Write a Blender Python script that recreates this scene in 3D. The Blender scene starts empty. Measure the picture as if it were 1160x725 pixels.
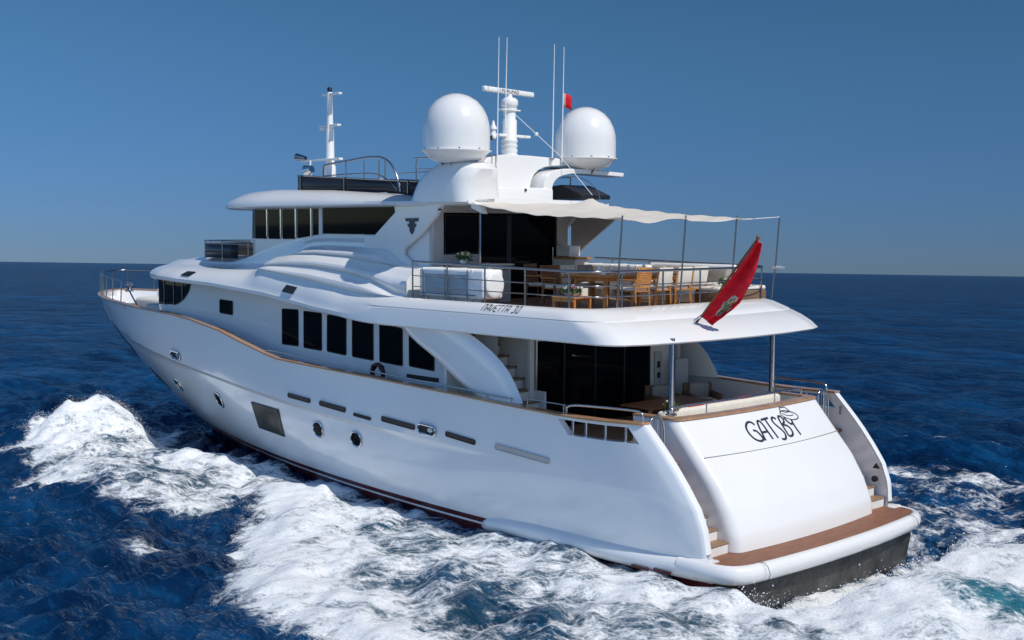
import bpy, bmesh, math, random
import numpy as np
from mathutils import Matrix, Vector
random.seed(7); RNG=np.random.RandomState(11)
S=bpy.context.scene; COL=S.collection
R=math.radians
# ---------------------------------------------------------------- camera, sky, sun
# the yacht runs with a slight bow-up trim and a slight heel to port: BM turns yacht axes (x forward, y port, z up) into world axes
N=np.array([0.0160765,-0.030302,0.9994115]); N/=np.linalg.norm(N)
xw=np.array([1,0,0])-N[0]*N; xw/=np.linalg.norm(xw); yw=np.cross(N,xw)
RW=np.array([xw,yw,N])
BM=Matrix([list(map(float,r)) for r in RW]).to_4x4()
def w2(p): return RW@np.array(p,float)
f_px,yaw,pit,rol=1375.06,0.76056,0.0746953,0.0037739
fw=np.array([math.cos(yaw)*math.cos(pit),-math.sin(yaw)*math.cos(pit),-math.sin(pit)])
rr=np.cross(fw,[0,0,1]); rr/=np.linalg.norm(rr); uu=np.cross(rr,fw)
r2=rr*math.cos(rol)+uu*math.sin(rol); u2=-rr*math.sin(rol)+uu*math.cos(rol)
cam=bpy.data.cameras.new('camera'); camo=bpy.data.objects.new('camera',cam); COL.objects.link(camo)
m=np.array([r2,u2,-fw]).T; m=RW@m; loc=RW@np.array([-12.67222,21.26498,6.56975])
M4=Matrix([list(map(float,r)) for r in m]).to_4x4(); M4.translation=Vector(loc.tolist()); camo.matrix_world=M4
cam.sensor_width=36; cam.lens=f_px*36/1160; cam.clip_end=60000; cam.clip_start=.2
S.camera=camo
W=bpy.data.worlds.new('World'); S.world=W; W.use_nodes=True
nt=W.node_tree; bg=nt.nodes['Background']; sky=nt.nodes.new('ShaderNodeTexSky'); sky.sky_type='NISHITA'; sky.sun_disc=False
SUN=np.array([-.64,-.03,.77]); SUN/=np.linalg.norm(SUN)
sky.sun_elevation=math.asin(SUN[2]); sky.sun_rotation=math.atan2(SUN[0],SUN[1]); sky.air_density=1.0; sky.dust_density=0.0; sky.ozone_density=3.0; sky.altitude=0
hs=nt.nodes.new('ShaderNodeHueSaturation'); hs.inputs['Saturation'].default_value=1.12; tn=nt.nodes.new('ShaderNodeMix'); tn.data_type='RGBA'; tn.blend_type='MULTIPLY'; tn.inputs[0].default_value=1; cg=nt.nodes.new('ShaderNodeTexCoord'); sz=nt.nodes.new('ShaderNodeSeparateXYZ'); nt.links.new(cg.outputs['Generated'],sz.inputs[0]); mr=nt.nodes.new('ShaderNodeMapRange'); mr.interpolation_type='SMOOTHSTEP'; mr.inputs[1].default_value=-.02; mr.inputs[2].default_value=.22; nt.links.new(sz.outputs['Z'],mr.inputs[0]); tm=nt.nodes.new('ShaderNodeMix'); tm.data_type='RGBA'; nt.links.new(mr.outputs[0],tm.inputs[0]); tm.inputs[6].default_value=(.29,.515,1.16,1); tm.inputs[7].default_value=(.56,.90,1.13,1); g2=nt.nodes.new('ShaderNodeMapRange'); g2.interpolation_type='SMOOTHSTEP'; g2.inputs[1].default_value=-1.0; g2.inputs[2].default_value=-.2; g2.inputs[3].default_value=.70; g2.inputs[4].default_value=.84; nt.links.new(sz.outputs['Y'],g2.inputs[0]); vm=nt.nodes.new('ShaderNodeVectorMath'); vm.operation='SCALE'; nt.links.new(tm.outputs[2],vm.inputs[0]); nt.links.new(g2.outputs[0],vm.inputs['Scale']); hz=nt.nodes.new('ShaderNodeMapRange'); hz.interpolation_type='SMOOTHSTEP'; hz.inputs[1].default_value=-.15; hz.inputs[2].default_value=.75; nt.links.new(sz.outputs['Y'],hz.inputs[0]); hm=nt.nodes.new('ShaderNodeMix'); hm.data_type='RGBA'; nt.links.new(hz.outputs[0],hm.inputs[0]); nt.links.new(vm.outputs[0],hm.inputs[6]); hm.inputs[7].default_value=(1.75,2.05,2.35,1); nt.links.new(hm.outputs[2],tn.inputs[7]); nt.links.new(sky.outputs[0],hs.inputs['Color']); nt.links.new(hs.outputs[0],tn.inputs[6]); nt.links.new(tn.outputs[2],bg.inputs[0]); bg.inputs[1].default_value=.068  # port sky, out of view, brightened on purpose to fill the shaded hull
sl=bpy.data.lights.new('sun','SUN'); sl.energy=3.8; sl.angle=R(.55); sl.color=(1,.955,.88)
so=bpy.data.objects.new('sun',sl); COL.objects.link(so); so.rotation_euler=Vector((-SUN).tolist()).to_track_quat('-Z','Y').to_euler()
S.view_settings.view_transform='Standard'; S.view_settings.look='None'; S.view_settings.gamma=1; S.view_settings.exposure=-.08
S.render.engine='CYCLES'
# ---------------------------------------------------------------- materials
def mat(name,col,rough=.5,metal=0,coat=0,var=0,vscale=3,bump=0,bscale=30,spec=.5,alpha=1,stretch=None,wear=None,trans=0,ior=1.45,sheen=0):
    m=bpy.data.materials.new(name); m.use_nodes=True; t=m.node_tree; b=t.nodes['Principled BSDF']
    b.inputs['Base Color'].default_value=(*col,1); b.inputs['Roughness'].default_value=rough; b.inputs['Metallic'].default_value=metal
    b.inputs['Coat Weight'].default_value=coat; b.inputs['Coat Roughness'].default_value=.06; b.inputs['Specular IOR Level'].default_value=spec
    b.inputs['IOR'].default_value=ior; b.inputs['Transmission Weight'].default_value=trans; b.inputs['Sheen Weight'].default_value=sheen
    tc=t.nodes.new('ShaderNodeTexCoord'); mp=t.nodes.new('ShaderNodeMapping'); t.links.new(tc.outputs['Object'],mp.inputs[0])
    if stretch: mp.inputs['Scale'].default_value=stretch
    n=t.nodes.new('ShaderNodeTexNoise'); n.inputs['Scale'].default_value=vscale; n.inputs['Detail'].default_value=5; t.links.new(mp.outputs[0],n.inputs[0])
    if var:
        mx=t.nodes.new('ShaderNodeMix'); mx.data_type='RGBA'; a=[max(0,c*(1-var)) for c in col]; c2=[min(1,c*(1+var*.6)) for c in (wear or col)]
        mx.inputs[6].default_value=(*a,1); mx.inputs[7].default_value=(*c2,1)
        rp=t.nodes.new('ShaderNodeMapRange'); rp.inputs[1].default_value=.3; rp.inputs[2].default_value=.7
        t.links.new(n.outputs[0],rp.inputs[0]); t.links.new(rp.outputs[0],mx.inputs[0]); t.links.new(mx.outputs[2],b.inputs['Base Color'])
    if bump:
        n2=t.nodes.new('ShaderNodeTexNoise'); n2.inputs['Scale'].default_value=bscale; n2.inputs['Detail'].default_value=4; t.links.new(mp.outputs[0],n2.inputs[0])
        bp=t.nodes.new('ShaderNodeBump'); bp.inputs['Strength'].default_value=bump; bp.inputs['Distance'].default_value=.02; t.links.new(n2.outputs[0],bp.inputs['Height']); t.links.new(bp.outputs[0],b.inputs['Normal'])
    return m
def teak(name,base,axis='X',pitch=.06):
    m=mat(name,base,.55,var=.25,vscale=14,bump=.15,bscale=60,stretch=(.15,1,1) if axis=='X' else (1,.15,1))
    t=m.node_tree; b=t.nodes['Principled BSDF']; src=b.inputs['Base Color'].links[0].from_socket
    tc=t.nodes.new('ShaderNodeTexCoord'); sp=t.nodes.new('ShaderNodeSeparateXYZ'); t.links.new(tc.outputs['Object'],sp.inputs[0])
    mo=t.nodes.new('ShaderNodeMath'); mo.operation='DIVIDE'; mo.inputs[1].default_value=pitch; t.links.new(sp.outputs['Y' if axis=='X' else 'X'],mo.inputs[0])
    fr=t.nodes.new('ShaderNodeMath'); fr.operation='FRACT'; t.links.new(mo.outputs[0],fr.inputs[0])
    lt=t.nodes.new('ShaderNodeMath'); lt.operation='LESS_THAN'; lt.inputs[1].default_value=.09; t.links.new(fr.outputs[0],lt.inputs[0])
    mx=t.nodes.new('ShaderNodeMix'); mx.data_type='RGBA'; t.links.new(lt.outputs[0],mx.inputs[0]); t.links.new(src,mx.inputs[6]); mx.inputs[7].default_value=(.03,.025,.02,1)
    t.links.new(mx.outputs[2],b.inputs['Base Color']); return m
GEL=mat('gelcoat',(.80,.79,.77),.22,coat=.5,var=.02,vscale=.8,bump=.02,bscale=1.5)
HULLW=mat('hull_paint',(.79,.80,.81),.22,coat=.7,var=.03,vscale=.5,bump=.10,bscale=.8)
GELM=mat('deck_white',(.74,.71,.67),.5,var=.05,vscale=4)
GREYW=mat('grey_panel',(.50,.47,.45),.35,coat=.2,var=.04)
MAROON=mat('boot_maroon',(.085,.012,.012),.35,var=.3,vscale=2)
TRANS=mat('underwater_grey',(.014,.015,.015),.3,var=.7,vscale=2.5,bump=.5,bscale=9,wear=(.04,.04,.038))
GLASS=mat('dark_glass',(.003,.004,.006),.04,spec=.07,coat=0)
WGLASS=mat('tinted_pane',(.012,.017,.02),.05,spec=.5)
SMOKE=mat('smoked_acrylic',(.02,.02,.024),.3,spec=.3)
GASK=mat('black_gasket',(.015,.015,.016),.5)
STEEL=mat('polished_steel',(.62,.62,.62),.13,metal=1,var=.08,vscale=20)
DSTEEL=mat('satin_steel',(.33,.33,.34),.25,metal=1)
CAP=mat('varnished_caprail',(.45,.25,.13),.3,coat=.4,var=.2,vscale=9,stretch=(.2,1,1))
TEAKD=teak('teak_deck',(.33,.20,.12)); TEAKW=teak('wet_teak_deck',(.27,.115,.06),'Y',.07)
TEAKF=mat('oiled_teak',(.55,.235,.065),.42,var=.3,vscale=12,stretch=(1,1,.25))
TEAKK=mat('dark_teak',(.22,.085,.03),.45,var=.3,vscale=12,stretch=(1,1,.25))
CREAM=mat('cream_canvas',(.72,.68,.60),.85,var=.06,vscale=6,bump=.25,bscale=40,sheen=.2)
AWN=mat('awning_canvas',(.80,.75,.67),.9,var=.05,vscale=2,bump=.3,bscale=5)
WCOV=mat('white_vinyl',(.82,.82,.82),.5,var=.03,bump=.2,bscale=6)
GBLUE=mat('grey_blue_shade_disc',(.34,.40,.46),.6,var=.08)  # painted shade of the white lockers' sides, also colours the rail disc
TAUPE=mat('taupe_fabric',(.36,.31,.27),.9,var=.12,vscale=12)
WHITEP=mat('white_paint',(.82,.82,.80),.35,coat=.3)
BLACKP=mat('black_paint',(.012,.013,.018),.4)
NAVY=mat('navy_lettering',(.03,.035,.06),.35)
REDC=mat('red_cloth',(.80,.010,.03),.75,var=.12,vscale=6)
CRW=mat('crest_white',(.42,.36,.30),.8); CRB=mat('crest_green',(.03,.10,.08),.8); CRY=mat('crest_gold',(.5,.33,.06),.8)
REDV=mat('red_fabric',(.5,.02,.02),.8)
LEAF=mat('leaf_green',(.05,.11,.03),.6,var=.4,vscale=30); PETY=mat('yellow_petal',(.7,.55,.25),.7); PETP=mat('pink_petal',(.55,.2,.2),.7)
WOODV=mat('wicker',(.20,.12,.07),.7,var=.4,vscale=40,bump=.6,bscale=90)
BUOY=mat('maroon_vinyl',(.05,.012,.012),.5)
BLUESC=mat('blue_print',(.05,.22,.42),.6)
def translucent(m,w):
    t=m.node_tree; b=t.nodes['Principled BSDF']; o=t.nodes['Material Output']; tr=t.nodes.new('ShaderNodeBsdfTranslucent'); tr.inputs[0].default_value=b.inputs['Base Color'].default_value
    mx=t.nodes.new('ShaderNodeMixShader'); mx.inputs[0].default_value=w; t.links.new(b.outputs[0],mx.inputs[1]); t.links.new(tr.outputs[0],mx.inputs[2]); t.links.new(mx.outputs[0],o.inputs[0])
translucent(AWN,.25); translucent(REDC,.3)
# ---------------------------------------------------------------- mesh helpers (everything on board is built in yacht axes)
class MB:
    def __init__(s): s.v=[]; s.f=[]; s.m=[]
    def add(s,v,f,m=0):
        o=len(s.v); s.v+= [tuple(map(float,p)) for p in v]; s.f+=[tuple(i+o for i in q) for q in f]; s.m+=[m]*len(f); return s
    def box(s,c,d,rot=None,m=0,taper=1):
        c=np.array(c,float); h=np.array(d,float)/2; P=[]
        for z in(-1,1):
            for x,y in((-1,-1),(1,-1),(1,1),(-1,1)):
                k=taper if z>0 else 1; P.append(np.array([x*h[0]*k,y*h[1]*k,z*h[2]]))
        if rot is not None:
            rm=np.array(Matrix.Rotation(rot[1],3,rot[0])) if isinstance(rot,tuple) else np.array(rot); P=[rm@p for p in P]
        return s.add([c+p for p in P],[(3,2,1,0),(4,5,6,7),(0,1,5,4),(1,2,6,5),(2,3,7,6),(3,0,4,7)],m)
    def rbox(s,c,d,r=.04,rot=None,m=0,n=3,nz=2):
        # box with rounded edges: stacked rounded-rectangle rings
        c=np.array(c,float); hx,hy,hz=np.array(d,float)/2; r=min(r,hx*.99,hy*.99,hz*.99); rings=[]
        prof=[(-hz+r*(1-math.cos(a)),r*(1-math.sin(a))) for a in np.linspace(0,math.pi/2,nz+1)]
        prof=prof+[(-z,i) for z,i in prof[::-1]]
        for z,ins in prof:
            ring=[]
            rc=r
            for k,(sx,sy) in enumerate(((1,1),(-1,1),(-1,-1),(1,-1))):
                for a in np.linspace(0,math.pi/2,n+1):
                    A=a+k*math.pi/2; q=max(rc-ins,.001)
                    ring.append((sx*(hx-rc)+q*math.cos(A),sy*(hy-rc)+q*math.sin(A),z))
            rings.append(ring)
        rm=np.eye(3) if rot is None else np.array(Matrix.Rotation(rot[1],3,rot[0]))
        return s.loft([[c+rm@np.array(p) for p in g] for g in rings],closed=True,caps=True,m=m)
    def loft(s,rings,closed=False,caps=False,m=0,skip=None,flip=False):
        n=len(rings[0]); V=[p for g in rings for p in g]; F=[]
        for i in range(len(rings)-1):
            for j in range(n if closed else n-1):
                if skip and skip(i,j): continue
                k=(j+1)%n; q=(i*n+j,i*n+k,(i+1)*n+k,(i+1)*n+j); F.append(q[::-1] if flip else q)
        if caps: F.append(tuple(range(n))[::-1]); F.append(tuple((len(rings)-1)*n+j for j in range(n)))
        return s.add(V,F,m)
    def tube(s,path,r,seg=8,closed=False,caps=True,m=0):
        P=[np.array(p,float) for p in path]; n=len(P); rings=[]; up=None
        rs=r if hasattr(r,'__len__') else [r]*n
        for i in range(n):
            if closed: d=P[(i+1)%n]-P[i-1]
            else: d=P[min(i+1,n-1)]-P[max(i-1,0)]
            d=d/(np.linalg.norm(d)+1e-9)
            if up is None: up=np.array([0,0,1.]) if abs(d[2])<.9 else np.array([1.,0,0])
            a=np.cross(d,up); a/=np.linalg.norm(a)+1e-9; b=np.cross(a,d); up=b
            rings.append([P[i]+rs[i]*(math.cos(t)*a+math.sin(t)*b) for t in np.linspace(0,2*math.pi,seg,endpoint=False)])
        if closed: rings.append(rings[0])
        return s.loft(rings,closed=True,caps=caps and not closed,m=m)
    def cyl(s,a,b,r,seg=16,m=0,r2=None): return s.tube([a,b],[r,r if r2 is None else r2],seg,m=m)
    def lathe(s,c,prof,seg=32,m=0,sy=1):
        rings=[[(c[0]+r*math.cos(t),c[1]+sy*r*math.sin(t),c[2]+z) for t in np.linspace(0,2*math.pi,seg,endpoint=False)] for r,z in prof]
        return s.loft(rings,closed=True,caps=True,m=m)
    def prism(s,poly,axis,a,b,m=0,bev=0):
        # poly in the other two axes, extruded along axis from a to b
        def mk(p,t): q=list(p); q.insert(axis,t); return tuple(q)
        n=len(poly); V=[mk(p,a) for p in poly]+[mk(p,b) for p in poly]
        F=[tuple(range(n))[::-1],tuple(range(n,2*n))]+[(i,(i+1)%n,n+(i+1)%n,n+i) for i in range(n)]
        return s.add(V,F,m)
    def ball(s,c,r,seg=12,m=0):
        rr_=r if hasattr(r,'__len__') else (r,r,r); rings=[]
        for a in np.linspace(-math.pi/2+.01,math.pi/2-.01,seg//2+2): rings.append([(c[0]+rr_[0]*math.cos(a)*math.cos(t),c[1]+rr_[1]*math.cos(a)*math.sin(t),c[2]+rr_[2]*math.sin(a)) for t in np.linspace(0,2*math.pi,seg,endpoint=False)])
        return s.loft(rings,closed=True,caps=True,m=m)
    def mirror(s):
        o=len(s.v); s.v+=[(x,-y,z) for x,y,z in s.v]; s.f+=[tuple(i+o for i in q[::-1]) for q in s.f]; s.m+=s.m; return s
    def build(s,name,mats,parent=None,smooth=40,bevel=0,solid=0,sub=0,merge=1e-4,matrix=None,off=-1):
        me=bpy.data.meshes.new(name); me.from_pydata(s.v,[],s.f); mats=mats if isinstance(mats,(list,tuple)) else [mats]
        for q in mats: me.materials.append(q)
        me.polygons.foreach_set('material_index',s.m); me.update()
        bm=bmesh.new(); bm.from_mesh(me)
        if merge: bmesh.ops.remove_doubles(bm,verts=bm.verts,dist=merge)
        bmesh.ops.recalc_face_normals(bm,faces=bm.faces)
        for e in bm.edges: e.smooth=not(len(e.link_faces)==2 and e.calc_face_angle(0)>R(smooth))
        for f in bm.faces: f.smooth=smooth>0
        bm.to_mesh(me); bm.free()
        o=bpy.data.objects.new(name,me); COL.objects.link(o)
        if solid:
            md=o.modifiers.new('s','SOLIDIFY'); md.thickness=solid; md.offset=off
        if bevel:
            md=o.modifiers.new('b','BEVEL'); md.width=bevel; md.segments=2; md.limit_method='ANGLE'; md.angle_limit=R(35); md.harden_normals=False
        if sub:
            md=o.modifiers.new('u','SUBSURF'); md.levels=sub; md.render_levels=sub
        if parent is not None: o.parent=parent
        return o
def root(name,label,cat,loc=(0,0,0),rz=0,group=None):
    o=bpy.data.objects.new(name,None); o.empty_display_size=.2; COL.objects.link(o)
    o.matrix_world=BM@Matrix.Translation(loc)@Matrix.Rotation(rz,4,'Z'); o['label']=label; o['category']=cat
    if group:o['group']=group
    return o
def tag(o,label,cat,group=None,board=True):
    o['label']=label; o['category']=cat
    if group:o['group']=group
    if board: o.matrix_world=BM@o.matrix_world
    return o
def dup(src,label,loc,rz):
    c=src.copy(); COL.objects.link(c); c.matrix_world=BM@Matrix.Translation(loc)@Matrix.Rotation(rz,4,'Z'); c['label']=label
    for ch in list(src.children):
        d=ch.copy(); COL.objects.link(d); d.parent=c; d.matrix_parent_inverse=ch.matrix_parent_inverse
        for g in ch.children:
            e=g.copy(); COL.objects.link(e); e.parent=d
    return c
def smooth_path(P,it=2,closed=False):
    P=[np.array(p,float) for p in P]
    for _ in range(it):
        Q=[] if closed else [P[0]]
        n=len(P)
        for i in range(n if closed else n-1):
            a,b=P[i],P[(i+1)%n]; Q+= [a*.75+b*.25,a*.25+b*.75]
        if not closed: Q.append(P[-1])
        P=Q
    return P
def T(v,xs,ys): return np.interp(v,xs,ys)
Y=root('motor_yacht','large white three-deck motor yacht with two domes on top, running across the blue sea','motor yacht')
YACHT=Y
XS=([-1.3,-.9,-.5,0,.5,1.4,2.1,2.8,3.4,4.15],[18.,22.,24.4,26.0,27.2,29.,30.,30.75,31.25,31.7])
def xstem(z): return T(z,*XS)
def xaft(z): return T(z,[-1,.3,.6,.97,1.37,1.75,2.15,2.5,2.82,4],[.85,.85,.87,.92,1.08,1.35,1.67,2.0,2.32,2.4])
def zsheer(x): return T(x,[0,2.3,3.2,4.3,6.3,7.7,10.6,13,14.8,15.5,16.6,17.9,19.6,20.85,24.1,29,31.7],[2.83,2.82,2.79,2.78,2.84,2.89,2.98,3.04,3.10,3.2,3.40,3.66,3.87,3.95,4.02,4.12,4.18])
def zcrease(x): return T(x,[5,8,10,12.4,14.4,16.1,18.4,21,23,27,30],[1.66,1.70,1.76,1.86,1.98,2.09,2.27,2.44,2.6,3.0,3.3])
def hull_y(x,z):
    x=np.asarray(x,float);z=np.asarray(z,float)
    zz=[-1,0,1.5,3,4.2]
    x0=T(z,zz,[4,6,9,12,13]);p=T(z,zz,[1.9,2.1,2.35,2.7,3.0]);q=T(z,zz,[1.1,1.0,.85,.68,.6])
    Ym=T(z,[-1.3,-1,-.45,0,.6,1.5,2.5,4.2],[1.2,2.4,3.32,3.50,3.65,3.69,3.70,3.7])
    t=np.clip((x-x0)/(xstem(z)-x0),0,1)
    y=Ym*(1-t**p)**q
    # knuckle
    zc=zcrease(x); a=.12*np.clip((x-6)/5,0,1)*np.clip((29-x)/4,0,1)
    y=y+a*np.clip((z-zc)/.13+.5,0,1)*np.where(t<1,1,0)*np.clip(1-(z-zc)/1.2,0,1)
    y=y-np.clip(7-x,0,7)**2*.001
    d=np.clip((x-xaft(z))/2.8,0,1); e=np.clip((x-xaft(z))/.75,0,1)
    y=y-.13*(1-d)**2-.09*(1-np.sqrt(np.clip(1-(1-e)**2,0,1)))
    return y
# ---------------------------------------------------------------- HULL
def hrow(g,side):
    rows=[]; x=.85+g*30.6
    for k in range(22):
        z=2.
        for _ in range(4):
            xs_=xaft(z)+g*(xstem(z)-xaft(z)); Sh=float(zsheer(xs_)); zc=float(zcrease(xs_)); a=Sh-.36; b=zc+.07; c=zc-.07
            zs=[Sh,Sh-.06,a,a*.75+b*.25,a*.5+b*.5,a*.25+b*.75,b,zc,c,c*.9+.85*.1,c*.8+.85*.2,c*.7+.85*.3,c*.6+.85*.4,c*.48+.85*.52,c*.35+.85*.65,c*.2+.85*.8,.85,.55,.23,.11,.06,-.08]; z=zs[k]
        rows.append((xs_,float(hull_y(xs_,z)),z))
    for z in (-.4,-.8,-1.25):
        xs_=xaft(z)+g*(xstem(z)-xaft(z)); rows.append((xs_,float(hull_y(xs_,z)),z))
    return [(x,y*side,z) for x,y,z in rows]
GS=np.concatenate([np.linspace(0,.03,7)[:-1],[.03,.0415],np.linspace(.06,.0995,3)[:-1],[.0995],np.linspace(.12,.8,70),np.linspace(.81,.96,18),[.97,.98,.987,.993,.997,1]])
# the two columns that bound the fairlead opening in the quarter
def gfor(x,z): return (x-xaft(z))/(xstem(z)-xaft(z))
GS=np.array(sorted(set(np.round(np.concatenate([GS[(GS<.004)|(GS>.076)],[.0012,.003,gfor(2.45,2.55),.011,.018,.026,.036,.046,.056,gfor(4.27,2.55)]]),5))))
ia=int(np.argmin(abs(GS-gfor(2.45,2.55)))); ib=int(np.argmin(abs(GS-gfor(4.27,2.55))))
h=MB()
for sd in(1,-1):
    rings=[hrow(g,sd) for g in GS]
    o=len(h.f); n=len(rings[0]); V=[p for q in rings for p in q]; F=[];Mi=[]
    for i in range(len(rings)-1):
        for j in range(n-1):
            if j==1 and ia<=i<ib: continue
            F.append((i*n+j,i*n+j+1,(i+1)*n+j+1,(i+1)*n+j)); Mi.append(1 if (j==18 or j>=20) else 0)
    b0=len(h.v); h.v+=V; h.f+=[tuple(k+b0 for k in q) for q in F]; h.m+=Mi
# inner bulwark skin, rim and edges of the wings
TH=.16
def inner(x,z,sd): return (x,sd*max(float(hull_y(x,z))-TH,0.0),z)
zdk=lambda x: float(T(x,[0,12.5,15,18,21,31],[1.98,2.05,2.25,2.95,3.3,3.55]))
for sd in(1,-1):
    rings=[]
    for g in GS:
        p=hrow(g,sd); x=p[0][0]; xi=min(x,31.3)
        out=[p[0],(x,sd*max(p[0][1]*sd-TH,0),p[0][2])]
        xx=p[1][0]; out.append((xx,sd*max(p[1][1]*sd-TH,0),p[1][2])); xx=p[2][0]; out.append((xx,sd*max(p[2][1]*sd-TH,0),p[2][2]))
        if g<.05:
            zs=[2.1,1.75,1.4,1.0,.6,.40]
            for z in zs:
                xq=xaft(z)+g*(xstem(z)-xaft(z)); out.append(inner(xq,z,sd))
        else:
            zd=zdk(x)-.05
            for q in range(1,7): z=out[3][2]*(1-q/6)+zd*q/6; out.append((xx,sd*max(float(hull_y(xx,z))-TH,0),z))
        rings.append(out)
    n=10
    V=[p for q in rings for p in q]; F=[]
    for i in range(len(rings)-1):
        for j in range(n-1):
            if j==2 and ia<=i<ib: continue
            F.append((i*n+j,i*n+j+1,(i+1)*n+j+1,(i+1)*n+j))
    h.add(V,F,0)
    # aft edge of the wing and reveals of the opening
    a=hrow(0,sd)[:20]; q=[[(x,y,z),(x-.015,sd*(abs(y)-TH/2),z),(x,sd*(abs(y)-TH),z)] for x,y,z in a if z>.3]; h.loft(q)
    for gi in (ia,ib):
        p=hrow(GS[gi],sd); h.add([p[1],p[2],(p[2][0],p[2][1]-sd*TH,p[2][2]),(p[1][0],p[1][1]-sd*TH,p[1][2])],[(0,1,2,3)])
    for k in(1,2):
        st=[hrow(GS[i],sd)[k] for i in range(ia,ib+1)]; h.loft([[p,(p[0],p[1]-sd*TH,p[2])] for p in st])
HULL=h.build('hull',[HULLW,MAROON],Y,smooth=30,merge=2e-4)
def hy(x,z): return float(hull_y(x,z))
# transom below the platform
tb=MB(); tb.prism([(-3.1,.3),(3.1,.3),(3.15,-.1),(2.9,-.75),(0,-1.15),(-2.9,-.75),(-3.15,-.1)],0,.26,1.2); tb.build('transom_plate',TRANS,Y,bevel=.02)
# caprail
for sd in(1,-1):
    c=MB(); rings=[]
    for g in GS[:]:
        x,y,z=hrow(g,1)[0]; rings.append([(x,sd*(max(y,0)+.045),z+.0),(x,sd*(y+.045),z+.045),(x,sd*max(y-TH-.03,0),z+.045),(x,sd*max(y-TH-.03,0),z)])
    c.loft(rings,closed=True,caps=True); c.build('caprail',CAP,Y,smooth=50,bevel=.008)
# sponson: padded bulge along the waterline that turns into the platform rim
sp=MB()
pth=[(7.1,3.36,.02),(6.6,3.45,.1),(6.0,3.5,.16),(5,3.53,.19),(3.5,3.52,.19),(2,3.46,.2),(1.2,3.42,.22),(.7,3.38,.24)]
for sd in(1,-1):
    P=smooth_path([(x,sd*y,z) for x,y,z in pth],2); n=len(P); rings=[]
    for i,p in enumerate(P):
        t=i/(n-1); w=.24*min(1,math.sin(min(t*5,1)*math.pi/2)+.02); hgt=.21*min(1,math.sin(min(t*5,1)*math.pi/2)+.05)+.04*t
        rings.append([(p[0],p[1]+sd*(w*math.cos(a)-.03),p[2]+hgt*math.sin(a)*(1 if math.sin(a)>0 else .8)) for a in np.linspace(0,2*math.pi,20,endpoint=False)])
    sp=MB(); sp.loft(rings,closed=True,caps=True); sp.build('sponson',GEL,Y,smooth=60)
# swim platform
PL=smooth_path([(1.4,3.42),(.75,3.42),(.27,3.28),(.16,2.6),(.06,1.2),(.04,0),(.06,-1.2),(.16,-2.6),(.27,-3.28),(.75,-3.42),(1.4,-3.42)],2)
rim=MB(); rings=[]
for i,p in enumerate(PL):
    a=PL[max(i-1,0)]; b=PL[min(i+1,len(PL)-1)]; d=np.array(b)-np.array(a); nn=np.array([d[1],-d[0]]); nn=nn/np.linalg.norm(nn)
    if nn[0]>0 and abs(p[1])<3: nn=-nn
    if np.dot(nn,[p[0]-2,p[1]])<0: nn=-nn
    rings.append([(p[0]+nn[0]*(ox),p[1]+nn[1]*(ox),oz) for ox,oz in [(.03,.428),(.045,.44),(.09,.445),(.15,.42),(.195,.36),(.21,.28),(.20,.20),(.16,.13),(.10,.09),(-.05,.07),(-.3,.06)]])
rim.loft(rings); rim.build('platform_rim',GEL,Y,smooth=70)
dk=MB(); pp=[(p[0],p[1]) for p in PL]; dk.prism([(a+(.0 if a>.7 else -.035),b) for a,b in pp],2,.06,.425); dk.build('platform_deck',TEAKW,Y,smooth=20)
# seams in the rim
for (x0_,y0_) in ((.12,2.75),(.12,-2.75)): sm=MB(); sm.tube([(x0_+.02,y0_,.452),(x0_-.09,y0_,.462),(x0_-.18,y0_,.40),(x0_-.235,y0_,.27),(x0_-.18,y0_,.12)],.006,5); sm.build('rim_seam',GASK,Y)
# transom door (garage) and its cap
def xt(z): return float(T(z,[.3,.42,.73,1.2,1.68,2.2,2.5,2.79],[.76,.77,.80,1.0,1.30,1.76,2.02,2.27]))
def tr_ring(z,hw=2.55,o=0):
    x=xt(z); pts=[(3.4,hw),(x+.5,hw)]
    for a in np.linspace(0,math.pi/2,7): pts.append((x+.28-.28*math.sin(a)+.0,hw-.24+.24*math.cos(a)))
    for y in np.linspace(hw-.24,-(hw-.24),17)[1:-1]: pts.append((x-.13*(1-(y/(hw-.24))**2),y))
    for a in np.linspace(math.pi/2,0,7): pts.append((x+.28-.28*math.sin(a),-(hw-.24)-.24*math.cos(a)))
    pts+=[(x+.5,-hw),(3.4,-hw)]
    return [(p[0]-o,p[1],z) for p in pts]
tz=[.43,.45,.5]+list(np.linspace(.6,2.79,24))
tr=MB(); tr.loft([tr_ring(z) for z in tz]); tr.build('transom_door',GEL,Y,smooth=50)
def on_tr(y,z,o=.0): return (xt(z)-.13*(1-(min(abs(y),2.38)/2.38)**2)-o,y,z)
s_=MB(); s_.tube([on_tr(y,2.13-.02*(1-(y/2.45)**2)) for y in np.linspace(2.4,-2.4,30)],.007,5); s_.build('door_seam',GASK,Y)
cp=MB(); R_=tr_ring(2.79); 
def grow(ring,k,z): return [((p[0]-k if p[0]<3.3 else p[0]),p[1]*(1+k*.12),z) for p in ring]
inn=[((p[0]+.20 if p[0]<3.3 else p[0]),p[1]*.93,2.84) for p in R_]
cp.loft([grow(R_,.03,2.79),grow(R_,.03,2.835),inn,[(a,b,2.79) for a,b,c in inn]]); cp.build('transom_cap',CAP,Y,smooth=40)
ib_=MB(); ib_.loft([[(a,b,2.8) for a,b,c in inn],[(a,b,1.95) for a,b,c in inn]]); ib_.build('cockpit_coaming',GELM,Y,smooth=50)
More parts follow.
